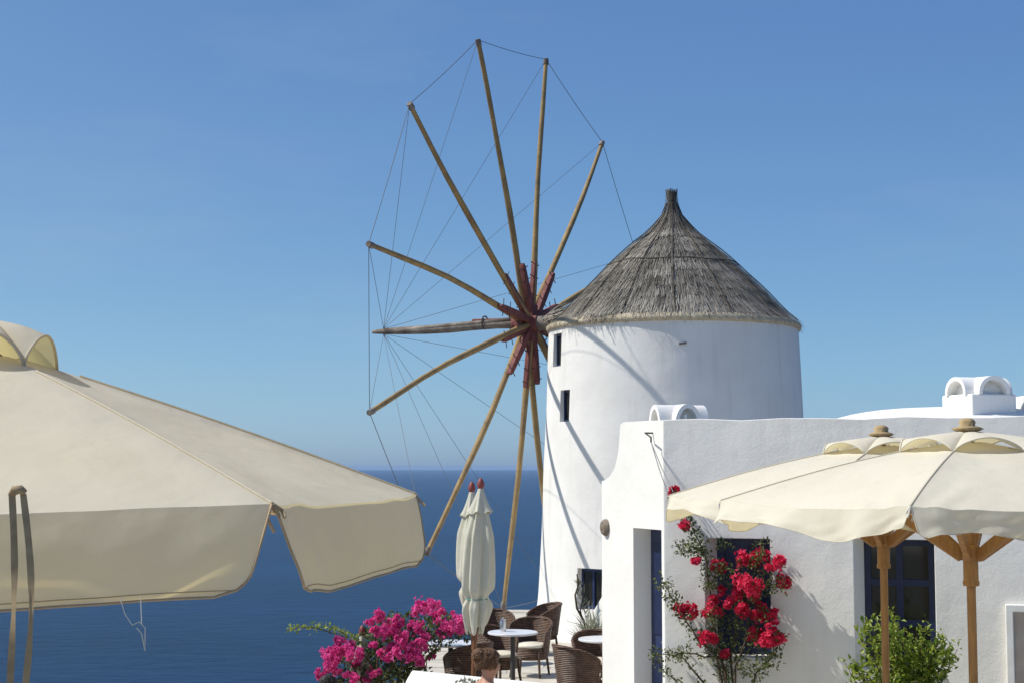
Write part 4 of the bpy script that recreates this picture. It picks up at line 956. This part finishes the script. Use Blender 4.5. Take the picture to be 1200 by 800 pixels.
# potted herb on the low wall
hb = P(550, 797, 16.75); hb.z = zt_ - .0
hb = Vector((PX(549, 15.3), 15.3, 0))
hp_ = thing('potted_herb', 'small pale green herb in a clay pot in front of the low wall', 'potted plant', hb)
make('pot', MB().lathe([(.0, 0), (.11, 0), (.16, .40), (.175, .40), (.175, .46), (.15, .46), (.14, .43), (.0, .43)], hb, 18, cap=False), M['clay'], hp_, smooth=True, sharp=40)
mb = MB()
for k in range(260):
    p = hb + Vector((dr_.gauss(0, .06), dr_.gauss(0, .06), dr_.uniform(.42, .76))); L = dr_.uniform(.03, .06); leafquad(mb, p, rvec(dr_) + WZ * .6, rvec(dr_), L, L * .5, min(1, max(0, dr_.gauss(.5, .25))))
make('foliage', mb, M['leaf_dry'], hp_, fixn=False)['kind'] = 'stuff'

# ------------------------------------------------------------------ people
def skinned(chains, radii, sub=2):
    """chains of named joints -> one continuous mesh through Skin + Subsurf"""
    names = list(radii); idx = {n: i for i, n in enumerate(names)}
    me = bpy.data.meshes.new('skel'); edges = [(idx[a], idx[b]) for c in chains for a, b in zip(c, c[1:])]
    me.from_pydata([radii[n][0] for n in names], edges, []); o = bpy.data.objects.new('skel', me); COL.objects.link(o)
    m = o.modifiers.new('skin', 'SKIN'); m.use_smooth_shade = True
    for i, n in enumerate(names):
        sv = me.skin_vertices[0].data[i]; q = radii[n][1]; sv.radius = q if isinstance(q, tuple) else (q, q); sv.use_root = (i == 0)
    o.modifiers.new('sub', 'SUBSURF').levels = sub; o.modifiers['sub'].render_levels = sub
    dg = bpy.context.evaluated_depsgraph_get(); ev = o.evaluated_get(dg); em = ev.to_mesh()
    mb = MB().add([v.co.copy() for v in em.vertices], [tuple(p.vertices) for p in em.polygons]); ev.to_mesh_clear()
    bpy.data.objects.remove(o); bpy.data.meshes.remove(me); return mb
def body(J):
    ch = [['pelvis', 'belly', 'chest', 'neckb', 'neck', 'jaw', 'head', 'crown'], ['jaw', 'nose']]
    for s in 'lr':
        ch += [['chest', 'sh' + s, 'el' + s, 'wr' + s, 'pa' + s], ['pelvis', 'hip' + s, 'kn' + s, 'an' + s, 'toe' + s]]
        ch += [['pa' + s, 'f%d' % k + s, 'g%d' % k + s] for k in range(5)]
    return skinned(ch, J)
def joints(pose, h):
    J = {}
    if pose == 'sit':
        J['pelvis'] = ((-.02, 0, .56), (.13, .16)); J['belly'] = ((-.03, 0, .70), (.10, .13)); J['chest'] = ((-.02, 0, .86), (.10, .14)); J['neckb'] = ((.0, 0, .975), (.06, .07)); J['neck'] = ((.012, 0, 1.02), .048)
        J['jaw'] = ((.035, 0, 1.075), (.068, .06)); J['head'] = ((.02, 0, 1.14), (.095, .076)); J['crown'] = ((.012, 0, 1.20), (.07, .06)); J['nose'] = ((.125, 0, 1.10), .012)
    else:
        J['pelvis'] = ((0, 0, .93), (.11, .15)); J['belly'] = ((0, 0, 1.08), (.10, .13)); J['chest'] = ((0, 0, 1.28), (.11, .15)); J['neckb'] = ((.0, 0, 1.42), (.06, .07)); J['neck'] = ((.012, 0, 1.475), .05)
        J['jaw'] = ((.035, 0, 1.53), (.068, .06)); J['head'] = ((.02, 0, 1.60), (.095, .078)); J['crown'] = ((.012, 0, 1.665), (.07, .06)); J['nose'] = ((.125, 0, 1.56), .012)
    for s, g in (('l', 1), ('r', -1)):
        if pose == 'sit':
            q = {'sh': (0, g * .165, .935), 'el': (.04, g * .215, .69), 'wr': (.26, g * .15, .645), 'pa': (.33, g * .12, .64), 'hip': (.05, g * .09, .54), 'kn': (.44, g * .10, .53), 'an': (.42, g * .10, .09), 'toe': (.58, g * .11, .045)}; fd = Vector((1, -g * .3, -.1))
        else:
            q = {'sh': (0, g * .18, 1.36), 'el': (-.02, g * .235, 1.08), 'wr': (.06, g * .235, .85), 'pa': (.075, g * .235, .78), 'hip': (0, g * .09, .88), 'kn': (.02, g * .10, .48), 'an': (-.01, g * .10, .085), 'toe': (.14, g * .12, .04)}; fd = Vector((.2, 0, -1))
        R = {'sh': .058, 'el': .042, 'wr': .028, 'pa': (.034, .02), 'hip': .095, 'kn': .058, 'an': .04, 'toe': (.042, .03)}
        for k in q: J[k + s] = (q[k], R[k])
        pa = Vector(q['pa']); fd.normalize(); sd = Vector((0, 1, 0)) if pose == 'sit' else Vector((1, 0, 0))
        for k in range(5):
            lat = sd * ((k - 1.5) * .019); ln = (.062, .072, .067, .052, .04)[k]
            if k == 4: lat = sd * (-.04 * (g if pose == 'sit' else -1))
            J['f%d' % k + s] = (tuple(pa + fd * .045 * (.3 if k == 4 else 1) + lat), .0095); J['g%d' % k + s] = (tuple(pa + fd * (.045 + ln) * (.7 if k == 4 else 1) + lat * 1.1 - WZ * .012), .008)
    return {k: (tuple(Vector(v[0]) * h), v[1] if not isinstance(v[1], tuple) else v[1]) for k, v in J.items()}
def hair(mb, c, r, n, rad, curl, tone=(.4, .25)):
    for _ in range(n):
        v = rvec(r).normalized()
        if v.x > .35 and v.z < .55: continue
        if v.z < -.45: continue
        p = c + Vector((v.x * rad[0], v.y * rad[1], v.z * rad[2])); t = v.cross(rvec(r)).normalized(); b = v.cross(t); k = len(mb.f); ph = r.uniform(0, 6)
        pts = [p + t * (s * curl - curl / 2) + b * (curl * .3 * math.sin(s * 6 + ph)) + v * (.008 * math.sin(s * PI)) for s in (0, .33, .66, 1)]
        mb.tube(pts, [.0015, .0035, .0035, .0015], 4); tn = min(1, max(0, r.gauss(*tone)))
        for i in range(k, len(mb.f)): mb.c[i] = tn
def person(label, loc, rz, pose, h, hairm, clothm, bun, seed):
    t = thing('person', label, 'person', loc, rz); J = joints(pose, h); r = random.Random(seed)
    make('body', body(J), M['skin'], t, smooth=True, local=True)
    K = {k: J[k] for k in ('pelvis', 'belly', 'chest')}
    grow = lambda q, a: tuple(x + a for x in q) if isinstance(q, tuple) else q + a
    dj = {'pelvis': (J['pelvis'][0], grow(J['pelvis'][1], .022)), 'belly': (J['belly'][0], grow(J['belly'][1], .022)), 'chest': (tuple(Vector(J['chest'][0]) - WZ * .03), grow(J['chest'][1], .016))}
    chs = [['pelvis', 'belly', 'chest']]
    for s in 'lr':
        dj['hip' + s] = (J['hip' + s][0], .118); dj['kn' + s] = (J['kn' + s][0], .075); chs.append(['pelvis', 'hip' + s, 'kn' + s])
    make('dress' if pose == 'sit' else 'clothes', skinned(chs, dj), clothm, t, smooth=True, local=True)
    c = Vector(J['head'][0]) + Vector((-.012, 0, .012)); mb = MB()
    cap = MB()
    def capf(u, v):
        th_ = 2 * PI * u; ph = lerp(0, 2.05, v); x, y_, z = math.sin(ph) * math.cos(th_), math.sin(ph) * math.sin(th_), math.cos(ph)
        k = 1.0 if not (x > .2 and z < .35) else .86
        return c + Vector((x * .112 * k - (.0), y_ * .092 * k, z * .105))
    mb.grid(capf, 24, 12, .25)
    hair(mb, c, r, 1100, (.115, .095, .109), .055)
    if bun:
        bc = c + Vector((-.085, 0, .055)); mb.lathe([(.0, -.05), (.035, -.035), (.05, 0), (.035, .035), (0, .05)], bc, 12, cap=False); hair(mb, bc, r, 380, (.055, .055, .055), .05, (.5, .25))
    make('hair', mb, hairm, t, smooth=True, local=True, fixn=False)
    return t
pY = 13.6
person('seated person with curly brown hair pinned up and bare shoulders', (PX(571, pY), pY, 0), math.radians(25), 'sit', 1.0, M['hair_brown'], M['cloth_teal'], True, 3)
ch = make_chair('brown wicker tub chair under the seated person with pinned-up hair', PX(571, pY), pY, math.radians(25))
person('standing person with short black hair below the pink bougainvillea', (PX(387, 16.9), 16.9, -1.05), math.radians(70), 'stand', .95, M['hair_black'], M['cloth_navy'], False, 4)

# ------------------------------------------------------------------ haze over the sea
hm = bpy.data.materials.new('haze_air'); hm.use_nodes = True; t = hm.node_tree; t.nodes.clear()
pv = t.nodes.new('ShaderNodeVolumePrincipled'); pv.inputs['Density'].default_value = 2.6e-5; pv.inputs['Color'].default_value = (.42, .62, .95, 1); pv.inputs['Anisotropy'].default_value = .1
mo = t.nodes.new('ShaderNodeOutputMaterial'); t.links.new(pv.outputs[0], mo.inputs['Volume'])
hz = make('haze', MB().box((0, 21500, (SEA_Z - 1 + 13) / 2), (90200, 47200, 13 - SEA_Z + 1)), hm); hz['kind'] = 'stuff'
